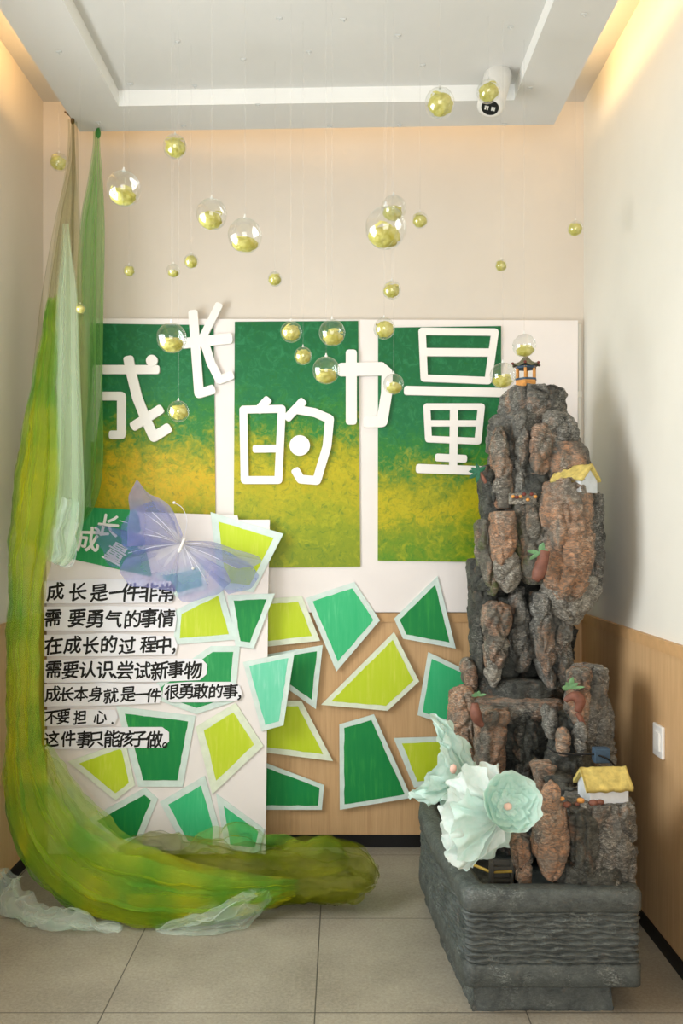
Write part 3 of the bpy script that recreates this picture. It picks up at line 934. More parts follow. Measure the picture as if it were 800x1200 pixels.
for r, z, up in [(.060, .094, .012), (.062, .098, .013), (.046, .106, .004), (.030, .118, 0), (.016, .132, 0), (.005, .146, 0), (.004, .150, 0)]:
    rg = []
    for k in range(n12):
        a = 0.26 + 2 * PI * k / n12
        co = (k % 2 == 0)
        rr = r * (1.0 if co else 0.88)
        rg.append(Vector((pc.x + rr * math.cos(a), pc.y + rr * math.sin(a), pc.z + z + (up if co else 0))))
    rings.append(rg)
s = loftn(rings)
rf = obj('roof', s[0], s[1], M['tile'], pg)
for q in hexp(.061, .108):
    s = ellipsoid(q, .0065, .0065, .006, 8, 6)
    obj('eave_ornament', s[0], s[1], M['rust'], pg, True)
s = lathe([(0.006, .144), (.008, .150), (.004, .156), (.006, .162), (0.0005, .172)], pc, 10)
obj('finial', s[0], s[1], M['rust'], pg, True)

# small houses with straw-yellow roofs
M['straw'] = plain('straw_yellow_roof', (204, 186, 108), 0.8, 0.12, 45, 0.5)
M['hwall'] = plain('pale_house_wall', (206, 212, 216), 0.7, 0.05, 30, 0.1)
def gable(c, wx, wy, hz, hr, rotz, ov=0.014):
    def tr(vf): return xform(vf, c, (0, 0, rotz))
    hx, hy = wx / 2, wy / 2
    wall = ([(-hx, -hy, 0), (hx, -hy, 0), (hx, hy, 0), (-hx, hy, 0), (-hx, -hy, hz), (hx, -hy, hz), (hx, hy, hz), (-hx, hy, hz), (-hx, 0, hz + hr * .85), (hx, 0, hz + hr * .85)],
            [(0, 1, 5, 4), (1, 2, 6, 9, 5), (2, 3, 7, 6), (3, 0, 4, 8, 7), (0, 3, 2, 1), (4, 5, 9, 8), (6, 7, 8, 9)])
    # thick bumpy roof
    nx, ny = 22, 20
    V, Fc = [], []
    ox, oy = hx + ov, hy + ov * 0.4
    for lay in (0, 1):
        for i in range(nx + 1):
            for j in range(ny + 1):
                x = -ox + 2 * ox * i / nx
                y = -oy + 2 * oy * j / ny
                z = hz + hr * (1 - abs(y) / hy) * 0.95 - 0.003
                nn = noise.noise(Vector((x * 60 + c[0] * 9, y * 25, lay * 3.0)))
                z += (0.014 if lay else 0.0) + 0.004 * nn + (0.003 * noise.noise(Vector((x * 140, y * 20, 5))) if lay else 0)
                V.append(Vector((x + .003 * nn, y, z)))
    b = (nx + 1) * (ny + 1)
    for i in range(nx):
        for j in range(ny):
            a = i * (ny + 1) + j
            Fc.append((a, a + 1, a + ny + 2, a + ny + 1)); Fc.append((b + a, b + a + ny + 1, b + a + ny + 2, b + a + 1))
    for i in range(nx):
        for j in (0, ny):
            a = i * (ny + 1) + j
            Fc.append((a, a + ny + 1, b + a + ny + 1, b + a))
    for j in range(ny):
        for i in (0, nx):
            a = i * (ny + 1) + j
            Fc.append((a, a + 1, b + a + 1, b + a))
    return tr(wall), tr((V, Fc))
for cx, cy, D, wx, wy, hz, hr, rz, lab in (
    (706, 940, 2.80, .128, .105, .058, .050, 0.10, 'yellow-roofed model house low on the rockery'),
    (674, 578, 3.33, .120, .115, .050, .052, -0.85, 'yellow-roofed model house high on the rockery')):
    wv, rv = gable(P(cx, cy, D), wx, wy, hz, hr, rz)
    h = obj('model_house', wv[0], wv[1], M['hwall'], ft)
    tag(h, lab)
    obj('roof', rv[0], rv[1], M['straw'], h, True)
    q = P(cx, cy, D)
    if cy < 700:
        s = xform(box(-.024, .024, -.02, .02, 0, .035, .003), P(672, 545, 3.42))
        obj('annex', s[0], s[1], M['blue'], h)
    else:
        s = xform(box(-.024, .03, -.02, .02, 0, .05, .003), P(703, 893, 2.96))
        obj('annex', s[0], s[1], M['blue'], h)
# parapet with red stones on the ledge left of the upper house
s = merge(box(0, 0.11, 0, .02, 0, .045, .004))
q = P(597, 591, 3.35)
o = xform(s, q, (0, 0, 0.1))
pw = obj('parapet', o[0], o[1], M['rk_pale'], ft)
for k in range(7):
    c = q + Vector((.012 + .015 * k, -.004 + .0015 * k, .030 + .010 * ((k * 3) % 2) - .012 * (k % 3 == 1)))
    s = ellipsoid(c, .008, .006, .007, 10, 7)
    obj('red_stone', s[0], s[1], M['rust'] if k % 2 else M['terracotta'], pw, True)
# red pots with little green plants
M['pot'] = plain('red_clay', (122, 80, 66), 0.55, 0.12, 40, 0.2)
M['leaf'] = plain('plastic_leaf', (112, 156, 112), 0.5, 0.12, 50)
M['leaf_d'] = plain('dark_plastic_leaf', (48, 110, 84), 0.5, 0.12, 50)
def leaves(c, spec):
    parts = []
    for ax, ay, az, ln, wd in spec:
        d = Vector((ax, ay, az)).normalized()
        sd = d.cross(Vector((0, 1, 0.2))).normalized()
        up = sd.cross(d).normalized()
        V = []
        for k in range(7):
            t = k / 6
            wv = wd * math.sin(PI * min(1, t * 0.93 + .05)) ** 0.8
            mid = Vector(c) + d * ln * t + up * 0.2 * ln * math.sin(t * 2.2)
            V += [mid - sd * wv + up * wd * .3, mid + sd * wv * 0.0, mid + sd * wv + up * wd * .3]
        Fc = []
        for k in range(6):
            for a in (0, 1):
                Fc.append((k * 3 + a, k * 3 + a + 1, k * 3 + a + 4, k * 3 + a + 3))
        parts.append((V, Fc))
    return merge(*parts)
def plant(path, D, rad, leafc, spec, mat='leaf', lab=None):
    pp = cr([tuple(P(x, y, D)) for x, y in path], 14)
    rr = [v[0] for v in cr([(r * D / F,) for r in rad], 14)]
    s = tube(pp, rr, 12)
    s = ([v + Vector((0, 0, 0)) + 0.003 * Vector((noise.noise(v * 50), noise.noise(v * 50 + Vector((5, 0, 0))), 0)) for v in s[0]], s[1])
    p = obj('potted_plant', s[0], s[1], M['pot'], ft, True)
    if lab: tag(p, lab)
    s = leaves(P(leafc[0], leafc[1], D - .01), spec)
    obj('leaves', s[0], s[1], M[mat], p, True)
plant([(626, 680), (631, 672), (636, 655), (638, 645)], 3.24, [4, 8, 6.5, 6], (633, 648),
      [(-1, -.3, .1, .05, .008), (-.8, -.4, -.5, .05, .008), (.3, -.3, 1, .04, .012), (.9, -.4, .3, .03, .008)],
      lab='red clay root pot with green leaves under the upper house')
plant([(662, 822), (666, 818), (674, 816), (679, 822), (677, 834)], 3.04, [3, 4, 6.5, 7, 4], (668, 808),
      [(-1, -.3, .2, .03, .010), (.2, -.3, 1, .045, .010), (1, -.3, .15, .05, .006), (.7, -.4, .6, .035, .008), (-.5, -.3, .8, .03, .008)],
      lab='red clay root pot with a green sprig on the right lower rocks')
plant([(566, 850), (561, 846), (557, 836), (556, 824)], 3.19, [3, 5, 7, 4], (560, 816),
      [(-1, -.3, .1, .025, .007), (.2, -.3, 1, .02, .007), (1, -.3, .2, .03, .006), (-.6, -.4, .5, .02, .007)],
      lab='red clay pot with a small green sprig on the left ledge')
plant([(684, 850), (680, 842), (676, 836)], 3.03, [3, 3.2, 2.5], (682, 848), [(.4, -.3, -1, .02, .004)], lab='cream and red root hanging from the right pot')
plant([(569, 566), (566, 560), (563, 554)], 3.44, [2, 2.5, 2], (562, 553),
      [(-1, -.3, .0, .045, .008), (-.9, -.3, -.6, .05, .009), (-.3, -.3, -1, .045, .008), (-.4, -.3, .8, .035, .008), (.6, -.4, .5, .03, .008), (-1, -.3, .4, .04, .007), (.2, -.5, .2, .03, .009)], 'leaf_d',
      lab='dark leafy sprig on the left shoulder of the peak')
# pebbles by the lower house
for k, (x, y, r) in enumerate([(651, 942, 4), (664, 943, 4.5), (676, 942, 3), (680, 938, 4), (695, 941, 5), (703, 940, 4), (658, 936, 3)]):
    D = 2.74
    s = ellipsoid(P(x, y, D), r * D / F * 1.2, r * D / F, r * D / F * .8, 10, 7)
    obj('red_pebble', s[0], s[1], M['pot'] if k % 3 else M['terracotta'], ft, True)
s = tube(cr([tuple(P(x, y, D)) for x, y, D in [(640, 874, 3.02), (652, 882, 2.99), (672, 884, 2.97), (695, 884, 2.95), (711, 889, 2.93), (720, 897, 2.93)]], 24), 0.0035, 8)
M['cable'] = plain('black_cable', (18, 18, 18), 0.4, 0.1)
obj('pump_cable', s[0], s[1], M['cable'], ft, True)
# grille of the pump box inside the basin
M['grille'] = plain('dark_grey_plastic', (70, 68, 62), 0.5, 0.1, 30)
M['stick'] = plain('yellow_bamboo', (168, 140, 60), 0.6, 0.1, 30)
gx0, gx1 = .488, .565
gp = [box(gx0, gx0 + .012, 2.80, 2.82, 0.19, .42, .002), box(gx1 - .01, gx1, 2.80, 2.82, 0.19, .42, .002), box(gx0, gx1, 2.821, 2.83, .19, .42)]
for z in (.275, .315, .355, .395): gp.append(box(gx0 + .01, gx1 - .008, 2.803, 2.82, z, z + .009))
s = merge(*gp)
obj('pump_grille', s[0], s[1], M['grille'], ft)
s = tube([P(551, 1012, 2.86), P(575, 1022, 2.83), P(600, 1021, 2.80)], 0.005, 8)
obj('bamboo_spout', s[0], s[1], M['stick'], ft, True)

# ------------------------------------------------------------------ tissue paper flowers
M['tmint'] = tissue('mint_tissue', (212, 243, 233), (230, 250, 243))
M['twhite'] = tissue('whitish_tissue', (228, 246, 240), (242, 250, 247))
M['tpale'] = tissue('pale_green_tissue', (212, 240, 231), (230, 247, 241))
M['pink'] = plain('pink_tissue', (242, 200, 184), 0.7, 0.05, 40)
def fan(apex, rim, crinkle, freq, seed, nr=16, nt=110, cup=0.0):
    """crumpled sheet gathered at apex and spreading to a rim polyline"""
    apex = Vector(apex)
    rm = cr([tuple(r) for r in rim], nt)
    V, Fc = [], []
    for j in range(nr + 1):
        t = j / nr
        for k in range(nt):
            r = Vector(rm[k])
            d = r - apex
            q = apex + d * t
            u = k / nt * freq * 0.62
            pl = math.sin(2 * PI * u + 2.5 * noise.noise(Vector((u * .7, t * 2, seed))))
            amp = crinkle * (t ** 0.8)
            q += Vector((0.35 * pl * amp, -pl * amp, 0.35 * amp * math.cos(2 * PI * u)))
            q += amp * 1.3 * noise.noise_vector(Vector((q.x * 22 + seed, q.y * 22, q.z * 22)))
            q += amp * 0.35 * noise.noise_vector(Vector((q.x * 60 + seed, q.y * 60, q.z * 60)))
            q.y -= cup * math.sin(PI * t)
            V.append(q)
    for j in range(nr):
        for k in range(nt - 1):
            Fc.append((j * nt + k, j * nt + k + 1, (j + 1) * nt + k + 1, (j + 1) * nt + k))
    return V, Fc
def R3(pts): return [P(x, y, d) for x, y, d in pts]
# flower opening to the viewer
fc = P(598, 941, 2.64)
f1 = thing('tissue_flower', 'round mint tissue paper flower with pink centre facing the viewer, on the basin', 'flower', fc - Vector((0, -.08, .09)), 'tissue paper flowers')
ax = Vector((0.12, -0.86, 0.42)).normalized()
e1 = Vector((1, 0, 0)); e1 = (e1 - ax * e1.dot(ax)).normalized(); e2 = ax.cross(e1)
if e2.z < 0: e2 = -e2
def cupring(r0, r1, h0, h1, ruf, n, seed, lip=0.0):
    V, Fc = [], []
    nt, nr = 120, 12
    for j in range(nr + 1):
        t = j / nr
        for k in range(nt):
            a = 2 * PI * k / nt
            rr = r0 + (r1 - r0) * math.sin(t * PI / 2)
            h = h0 + (h1 - h0) * (1 - math.cos(t * PI / 2))
            if t > .8: rr += lip * (t - .8) * 5; 
            wv = ruf * t * (math.sin(n * a + 3 * noise.noise(Vector((math.cos(a) * 2, math.sin(a) * 2, seed)))) + noise.noise(Vector((math.cos(a) * 6, math.sin(a) * 6, seed + t * 2))))
            rr += wv * 0.8
            h += wv
            q = fc + e1 * rr * math.cos(a) + e2 * rr * math.sin(a) + ax * h
            V.append(q)
    for j in range(nr):
        for k in range(nt):
            k2 = (k + 1) % nt
            Fc.append((j * nt + k, j * nt + k2, (j + 1) * nt + k2, (j + 1) * nt + k))
    return V, Fc
for a in [(.012, .088, -.055, .028, .0032, 9, 1, .004), (.010, .080, -.050, .012, .004, 7, 4, .006), (.010, .068, -.045, -.002, .010, 5, 7, .004), (.008, .052, -.044, -.012, .010, 5, 11, .002), (.006, .034, -.044, -.022, .009, 4, 15, 0)]:
    s = cupring(*a)
    obj('petal_layer', s[0], s[1], M['tmint'], f1, True)
s = cupring(.012, .075, -.075, -.012, .006, 8, 21)
obj('petal_layer', s[0], s[1], M['twhite'], f1, True)
s = ellipsoid(fc + ax * -.030 - e2 * .006, .013, .011, .011, 14, 10, lambda d: 1 + .2 * noise.noise(d * 4))
obj('pink_centre', s[0], s[1], M['pink'], f1, True)
# flower seen from behind, spreading to the left and down
f2 = thing('tissue_flower', 'whitish tissue paper flower seen from the side, spilling over the basin rim', 'flower', P(545, 1018, 2.72), 'tissue paper flowers')
for rim, cr_, fq, sd, m in (
    ([(572, 905, 2.80), (548, 897, 2.80), (528, 915, 2.79), (520, 940, 2.78), (516, 965, 2.76), (520, 990, 2.74), (527, 1010, 2.73)], .016, 8, 2, 'twhite'),
    ([(530, 930, 2.72), (518, 960, 2.70), (524, 985, 2.68), (526, 1008, 2.68), (545, 1020, 2.68), (565, 1004, 2.69), (588, 985, 2.72)], .015, 7, 5, 'twhite'),
    ([(585, 898, 2.86), (565, 893, 2.86), (540, 905, 2.85), (527, 925, 2.84), (524, 945, 2.83)], .014, 6, 9, 'twhite'),
    ([(545, 925, 2.70), (532, 950, 2.67), (530, 985, 2.66), (540, 1006, 2.66), (558, 1002, 2.66)], .012, 6, 13, 'tpale'),
    ([(600, 990, 2.80), (580, 1000, 2.78), (560, 1012, 2.76), (540, 1016, 2.76), (528, 1000, 2.78)], .012, 6, 17, 'tpale')):
    s = fan(P(588, 955, 2.76), R3(rim), cr_, fq, sd, cup=0.02)
    obj('petal_layer', s[0], s[1], M[m], f2, True)
# flower behind, rising up the rock
f3 = thing('tissue_flower', 'pale green tissue paper flower at the far left, opening against the wall', 'flower', P(530, 945, 3.12), 'tissue paper flowers')
for rim, cr_, fq, sd, m in (
    ([(562, 905, 3.10), (552, 880, 3.10), (536, 855, 3.10), (518, 841, 3.08), (506, 842, 3.06), (514, 866, 3.02), (516, 890, 3.0)], .018, 8, 3, 'tpale'),
    ([(516, 880, 3.0), (500, 908, 2.98), (484, 925, 2.98), (480, 936, 2.98), (498, 940, 2.97), (520, 942, 2.96), (538, 945, 2.96)], .017, 8, 8, 'tpale'),
    ([(556, 892, 3.04), (538, 868, 3.04), (520, 852, 3.02), (516, 872, 2.98), (522, 895, 2.96)], .016, 6, 12, 'tpale'),
    ([(525, 900, 2.96), (505, 915, 2.94), (490, 930, 2.94), (512, 938, 2.93), (535, 940, 2.93)], .014, 6, 16, 'tmint')):
    s = fan(P(548, 918, 3.06), R3(rim), cr_, fq, sd, cup=0.02)
    obj('petal_layer', s[0], s[1], M[m], f3, True)
s = ellipsoid(P(531, 901, 2.93), .012, .012, .016, 12, 9, lambda d: 1 + .2 * noise.noise(d * 4))
obj('pink_centre', s[0], s[1], M['pink'], f3, True)

# ------------------------------------------------------------------ tulle drapes
M['tu_olive'] = fabric('olive_tulle', (150, 148, 84), (176, 172, 108), 0.24)
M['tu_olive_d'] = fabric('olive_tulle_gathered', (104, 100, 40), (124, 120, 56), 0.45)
M['tu_lime'] = fabric('lime_tulle', (108, 172, 52), (206, 204, 40), 0.28, 6, .10)
M['tu_green'] = fabric('green_tulle', (104, 178, 84), (150, 200, 118), 0.34)
M['tu_mint'] = fabric('mint_tulle', (196, 222, 186), (214, 234, 206), 0.26)
M['tu_pale'] = fabric('pale_tulle', (224, 244, 232), (240, 250, 244), 0.20, 12, 1.0)
M['tu_moss'] = fabric('moss_tulle', (120, 130, 26), (154, 158, 50), 0.28, 5, 1.0)
M['tu_gfloor'] = fabric('green_tulle_pooled', (112, 184, 72), (186, 210, 76), 0.28, 5, 1.0)
def cloth(path, seed, folds=5, pleat=.02, lap=.10, fq=1.25, belly=0.0, lay=0.0, crumple=0.0, nv=150, nu=90, floor=0.004, xmin=XL + 0.015, wob=.10, u0=-1.0, u1=1.0):
    """pleated sheet of cloth following a path of (px, py, D, half width px, ...)"""
    sm = cr([p[:4] for p in path], nv)
    C3 = [P(a[0], a[1], a[2]) for a in sm]
    V, Fc = [], []
    hmax = max(a[3] * a[2] / F for a in sm)
    for j in range(nv):
        t = (C3[min(j + 2, nv - 1)] - C3[max(j - 2, 0)])
        tx = Vector((t.x, 0, t.z))
        tx = tx.normalized() if tx.length > 1e-6 else Vector((0, 0, -1))
        n = Vector((-tx.z, 0, tx.x))
        hw = max(sm[j][3], .4) * sm[j][2] / F
        g = (hw / hmax)
        v = j / nv
        for k in range(nu):
            u = u0 + (u1 - u0) * k / (nu - 1)
            ph = folds * u * fq + 1.6 * noise.noise(Vector((u * .8, v * 1.8, seed))) + seed
            lat = u + lap * math.sin(1.5 * ph) + wob * noise.noise(Vector((seed, u * .7, v * 5)))
            dep = pleat * g ** .6 * (math.sin(ph) + .22 * math.sin(2.3 * ph + 1.0 + 2 * v)) - belly * g * math.cos(min(1, abs(u)) * PI / 2) + lay
            q = C3[j] + n * (hw * lat) + Vector((0, dep, 0))
            if crumple:
                q += crumple * noise.noise_vector(Vector((q.x * 8 + seed, q.y * 8, q.z * 8)))
                q += crumple * .6 * noise.noise_vector(Vector((q.x * 20 + seed, q.y * 20, q.z * 20)))
            q.x = max(q.x, xmin + .004 * abs(math.sin(ph)))
            if q.z < floor: q.z = floor + 0.004 * (1 + math.sin(ph)) 
            q.y = min(q.y, YB - 0.03)
            V.append(q)
    for j in range(nv - 1):
        for k in range(nu - 1):
            Fc.append((j * nu + k, j * nu + k + 1, (j + 1) * nu + k + 1, (j + 1) * nu + k))
    return V, Fc
def rows(rs): return [((a + b) / 2, y, D, (b - a) / 2) for y, a, b, D in rs]
def layers(parent, nm, specs, mat, path):
    for sp in specs:
        p = [(x + sp.get('dx', 0), y + sp.get('dy', 0), D + sp.get('dD', 0), hw * sp.get('w', 1)) for x, y, D, hw in path]
        kw = {k: v for k, v in sp.items() if k not in ('dx', 'dy', 'dD', 'w', 'm')}
        s = cloth(p, **kw)
        obj(nm, s[0], s[1], M[sp.get('m', mat)], parent, True)
# olive drape
d1 = thing('tulle_drape', 'olive sheer tulle drape tied at the far left corner of the hanging ceiling', 'drape', P(75, 640, 3.70), 'tulle drapes')
layers(d1, 'cloth', [dict(seed=1.0, folds=3, pleat=.016), dict(seed=2.3, folds=4, pleat=.02, w=.8, dD=.03, dx=4), dict(seed=4.1, folds=3, w=.55, dx=-4, dD=-.02)], 'tu_olive',
       rows([(140, 82.5, 86.5, 3.745), (165, 82, 88, 3.745), (205, 76, 90, 3.74), (260, 63, 93, 3.73), (350, 47, 97, 3.70), (450, 38, 100, 3.68), (560, 24, 92, 3.66), (640, 24, 66, 3.64)]))
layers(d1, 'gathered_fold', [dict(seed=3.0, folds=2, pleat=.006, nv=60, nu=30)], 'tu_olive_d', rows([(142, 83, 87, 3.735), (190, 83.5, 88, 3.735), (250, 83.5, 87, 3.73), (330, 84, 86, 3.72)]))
s = merge(tube([P(76, 131, 3.745), P(81, 135, 3.745), P(86, 141, 3.745)], .004, 6), ellipsoid(P(85, 142, 3.745), .009, .009, .014, 10, 8))
M['tie'] = plain('brown_tie', (96, 76, 44), 0.7, 0.1)
obj('knot', s[0], s[1], M['tie'], d1, True)
# bright green drape
d2 = thing('tulle_drape', 'bright green tulle drape tied at the hanging ceiling edge, beside the olive one', 'drape', P(105, 610, 3.85), 'tulle drapes')
layers(d2, 'cloth', [dict(seed=6.0, folds=4, pleat=.02, wob=.03), dict(seed=7.7, folds=3, pleat=.02, w=.7, dx=-4, dD=-.03, wob=.05), dict(seed=9.1, folds=5, pleat=.018, w=.85, dx=-2, dD=.03, wob=.05)], 'tu_green',
       rows([(154, 113, 117, 3.83), (175, 112, 118, 3.83), (215, 105, 121, 3.83), (265, 95, 123, 3.84), (350, 90, 123, 3.85), (450, 88, 123, 3.86), (545, 86, 124, 3.87), (585, 84, 116, 3.88), (612, 84, 98, 3.88)]))
s = merge(ellipsoid(P(115, 156, 3.83), .012, .011, .024, 10, 8), tube([P(116, 150, 3.83), P(117, 146, 3.835)], .003, 6))
M['gtie'] = plain('green_tie', (58, 124, 54), 0.7, 0.1)
obj('knot', s[0], s[1], M['gtie'], d2, True)
# mint drape in front
d3 = thing('tulle_drape', 'pale mint tulle drape hanging in front of the other two, ending at the board top', 'drape', P(75, 660, 3.62), 'tulle drapes')
layers(d3, 'cloth', [dict(seed=12.0, folds=3, pleat=.02), dict(seed=13.5, folds=4, pleat=.018, w=.8, dx=2, dD=-.03), dict(seed=15.2, folds=3, w=.6, dx=-3, dD=.02)], 'tu_mint',
       rows([(262, 76, 79, 3.62), (300, 72, 84, 3.62), (345, 66, 91, 3.62), (430, 62, 95, 3.61), (520, 59, 98, 3.60), (600, 54, 99, 3.60), (645, 50, 90, 3.60), (660, 54, 76, 3.60)]))
layers(d3, 'ragged_hem', [dict(seed=17.0, folds=4, pleat=.02, crumple=.012, nv=60, nu=60)], 'tu_pale', rows([(585, 62, 92, 3.57), (620, 50, 88, 3.57), (648, 46, 90, 3.57), (660, 52, 72, 3.57)]))
# lime drape that runs down and across the floor
d4 = thing('tulle_drape', 'lime green tulle drape falling down the left wall and sweeping across the floor', 'drape', P(120, 1075, 3.4), 'tulle drapes')
LP = [(62, 350, 3.66, 5), (53, 450, 3.62, 15), (44, 560, 3.58, 26), (31, 680, 3.56, 21), (27, 780, 3.55, 21), (28, 860, 3.54, 22), (34, 925, 3.52, 31),
      (60, 985, 3.48, 42), (108, 1028, 3.40, 46), (170, 1048, 3.33, 46), (235, 1054, 3.30, 36), (290, 1050, 3.32, 24), (345, 1040, 3.36, 10)]
layers(d4, 'cloth', [dict(seed=20.0, folds=3, pleat=.022, belly=.07, crumple=.010, fq=2.0, lap=.15, nv=220), dict(seed=22.5, folds=4, pleat=.02, belly=.10, fq=1.8, lap=.15, lay=-.01, w=.85, crumple=.012, nv=220, m='tu_gfloor'),
                     dict(seed=24.1, folds=3, pleat=.02, belly=.03, w=.92, dy=3, crumple=.012, nv=220), dict(seed=26.4, folds=3, pleat=.02, belly=.13, w=.6, dx=-3, dy=5, fq=2.2, lap=.18, crumple=.012, nv=220),
                     dict(seed=27.9, folds=2, pleat=.015, belly=.02, w=.7, dx=3, dy=-4, crumple=.015, nv=220, m='tu_gfloor')], 'tu_lime', LP)
layers(d4, 'side_fold', [dict(seed=28.0, folds=3, pleat=.025, belly=.06, crumple=.015), dict(seed=29.7, folds=3, pleat=.02, belly=.03, crumple=.015, w=.8, dy=6)], 'tu_gfloor',
       [(52, 872, 3.62, 5), (74, 925, 3.60, 20), (106, 980, 3.52, 32), (165, 1020, 3.42, 30), (230, 1036, 3.40, 20), (295, 1036, 3.40, 8)])
# mossy bundle on the floor
d5 = thing('tulle_bundle', 'olive tulle bundle lying on the floor at the foot of the leaning board', 'fabric', P(300, 1060, 3.5))
MP = [(136, 1004, 3.60, 5), (165, 1002, 3.58, 25), (215, 1012, 3.56, 34), (270, 1022, 3.52, 36), (330, 1026, 3.47, 40), (385, 1022, 3.44, 44), (420, 1024, 3.42, 34), (438, 1032, 3.42, 10)]
layers(d5, 'cloth', [dict(seed=31.0, folds=3, pleat=.025, belly=.10, crumple=.030, fq=1.9, lap=.16), dict(seed=33.4, folds=4, pleat=.025, belly=.05, w=.9, crumple=.034, fq=1.8, lap=.15), dict(seed=35.2, folds=3, pleat=.02, belly=.13, w=.75, dy=6, crumple=.034, fq=1.8, lap=.15),
                     dict(seed=37.0, folds=3, pleat=.02, belly=-.04, crumple=.02), dict(seed=38.6, folds=4, pleat=.02, belly=.0, w=.7, dy=8, crumple=.025)], 'tu_moss', MP)
layers(d5, 'top_fold', [dict(seed=39.0, folds=3, pleat=.02, belly=.05, crumple=.030, fq=1.9, lap=.16)], 'tu_gfloor',
       [(215, 1006, 3.62, 6), (245, 985, 3.61, 14), (285, 984, 3.59, 17), (330, 1000, 3.52, 18), (385, 1004, 3.46, 22), (412, 1014, 3.44, 8)])
# pale tulle on the floor
d6 = thing('tulle_scrap', 'whitish mint tulle pooled on the floor at the left edge, under the lime drape', 'fabric', P(40, 1090, 3.3))
layers(d6, 'cloth', [dict(seed=41.0, folds=3, pleat=.03, belly=.06, crumple=.03), dict(seed=43.0, folds=4, pleat=.03, belly=.02, w=.8, crumple=.03)], 'tu_pale',
       [(-2, 1022, 3.45, 12), (6, 1050, 3.42, 26), (40, 1074, 3.28, 22), (90, 1082, 3.24, 18), (140, 1090, 3.22, 8)])
layers(d6, 'trailing_end', [dict(seed=45.0, folds=3, pleat=.025, belly=.05, crumple=.025), dict(seed=47.0, folds=3, pleat=.025, belly=.02, crumple=.025, w=.7)], 'tu_pale',
       [(180, 1090, 3.22, 6), (230, 1082, 3.22, 14), (270, 1072, 3.24, 20), (298, 1056, 3.30, 17), (312, 1044, 3.33, 6)])

# ------------------------------------------------------------------ organza butterfly
def organza(name, c, alpha):
    t = NT(name)
    nf = t.noise(t.pos(), 30, 3)
    col = t.ramp(nf, [(0.3, lin(c)), (0.7, tuple(min(1, x * 1.15) for x in lin(c)[:3]) + (1,))])
    di = t.n('ShaderNodeBsdfDiffuse'); tr = t.n('ShaderNodeBsdfTranslucent')
    t.l(col, di.inputs[0]); t.l(col, tr.inputs[0])
    m1 = t.n('ShaderNodeMixShader'); m1.inputs[0].default_value = 0.4
    t.l(di.outputs[0], m1.inputs[1]); t.l(tr.outputs[0], m1.inputs[2])
    tp = t.n('ShaderNodeBsdfTransparent')
    m2 = t.n('ShaderNodeMixShader')
    at = t.n('ShaderNodeAttribute'); at.attribute_name = 'weave'
    t.l(t.math('MULTIPLY', at.outputs['Fac'], alpha), m2.inputs[0])
    t.l(tp.outputs[0], m2.inputs[1]); t.l(m1.outputs[0], m2.inputs[2])
    t.l(m2.outputs[0], t.out.inputs[0])
    return t.m
M['org_v'] = organza('violet_organza', (144, 146, 204), 0.50)
M['org_b'] = organza('blue_organza', (112, 128, 190), 0.50)
M['org_w'] = organza('white_organza', (240, 238, 246), 0.7)
M['pearl'] = plain('pearl', (236, 232, 226), 0.25, 0.02, 30, 0, 0.6)
M['wirew'] = plain('white_wire', (226, 226, 234), 0.4, 0.02, 30)
bt = thing('organza_butterfly', 'large blue and violet organza butterfly pinned near the top of the leaning board', 'butterfly', P(213, 690, 3.90))
def wing(nm, rim, m, lift, seed, D0=3.885, ruffle=.006, core=0.25, edge=1.0):
    apex = P(212, 637, D0)
    nt, nr = 70, 14
    rm = cr([tuple(P(x, y, D0 - lift)) for x, y in rim], nt)
    V, Fc, W = [], [], []
    for j in range(nr + 1):
        t = j / nr
        for k in range(nt):
            q = apex.lerp(Vector(rm[k]), t)
            q.y -= 0.02 * math.sin(PI * t * .8)
            q += ruffle * t * Vector((0.4 * math.sin(k * .5 + seed), math.sin(k * .33 + seed * 2), .3 * math.cos(k * .4)))
            V.append(q)
            W.append(core + (edge - core) * min(1, t * 1.25) if core < edge else edge + (core - edge) * (1 - t))
    for j in range(nr):
        for k in range(nt - 1):
            Fc.append((j * nt + k, j * nt + k + 1, (j + 1) * nt + k + 1, (j + 1) * nt + k))
    o = obj(nm, V, Fc, M[m], bt, True)
    at = o.data.attributes.new('weave', 'FLOAT', 'POINT')
    at.data.foreach_set('value', W[:len(o.data.vertices)])
    return o
wing('upper_wing', [(214, 628), (205, 600), (188, 585), (172, 576), (161, 563), (153, 578), (152, 600), (150, 622), (150, 640)], 'org_v', .10, 1)
wing('upper_wing', [(205, 612), (190, 590), (170, 590), (152, 602), (142, 622), (146, 640), (160, 650)], 'org_b', .08, 2)
wing('upper_wing', [(220, 634), (245, 634), (272, 642), (302, 652), (306, 658), (296, 664), (280, 666)], 'org_v', .09, 3)
wing('upper_wing', [(222, 640), (250, 642), (275, 650), (296, 664), (303, 676), (292, 690), (268, 696)], 'org_b', .07, 4)
wing('lower_wing', [(160, 645), (148, 655), (142, 668), (150, 684), (168, 688), (188, 690), (205, 694)], 'org_v', .06, 5)
wing('lower_wing', [(205, 690), (215, 705), (235, 702), (258, 694), (270, 680), (262, 665)], 'org_v', .06, 6)
wing('lower_wing', [(158, 640), (118, 615), (113, 630), (122, 648), (128, 662), (150, 668)], 'org_b', .05, 7, edge=.8)
wing('inner_wing', [(206, 612), (180, 608), (160, 625), (158, 650), (175, 675), (195, 690)], 'org_w', .04, 8, core=.95, edge=.05)
wing('inner_wing', [(222, 636), (260, 642), (275, 658), (262, 680), (240, 690), (218, 696), (200, 690)], 'org_w', .04, 9, core=.95, edge=.05)
s = tube([P(213, 639, 3.835), P(213, 642, 3.90), P(213, 645, LEAN(213, 645) - .0005)], .003, 8)
obj('mounting_stem', s[0], s[1], M['wirew'], bt, True)
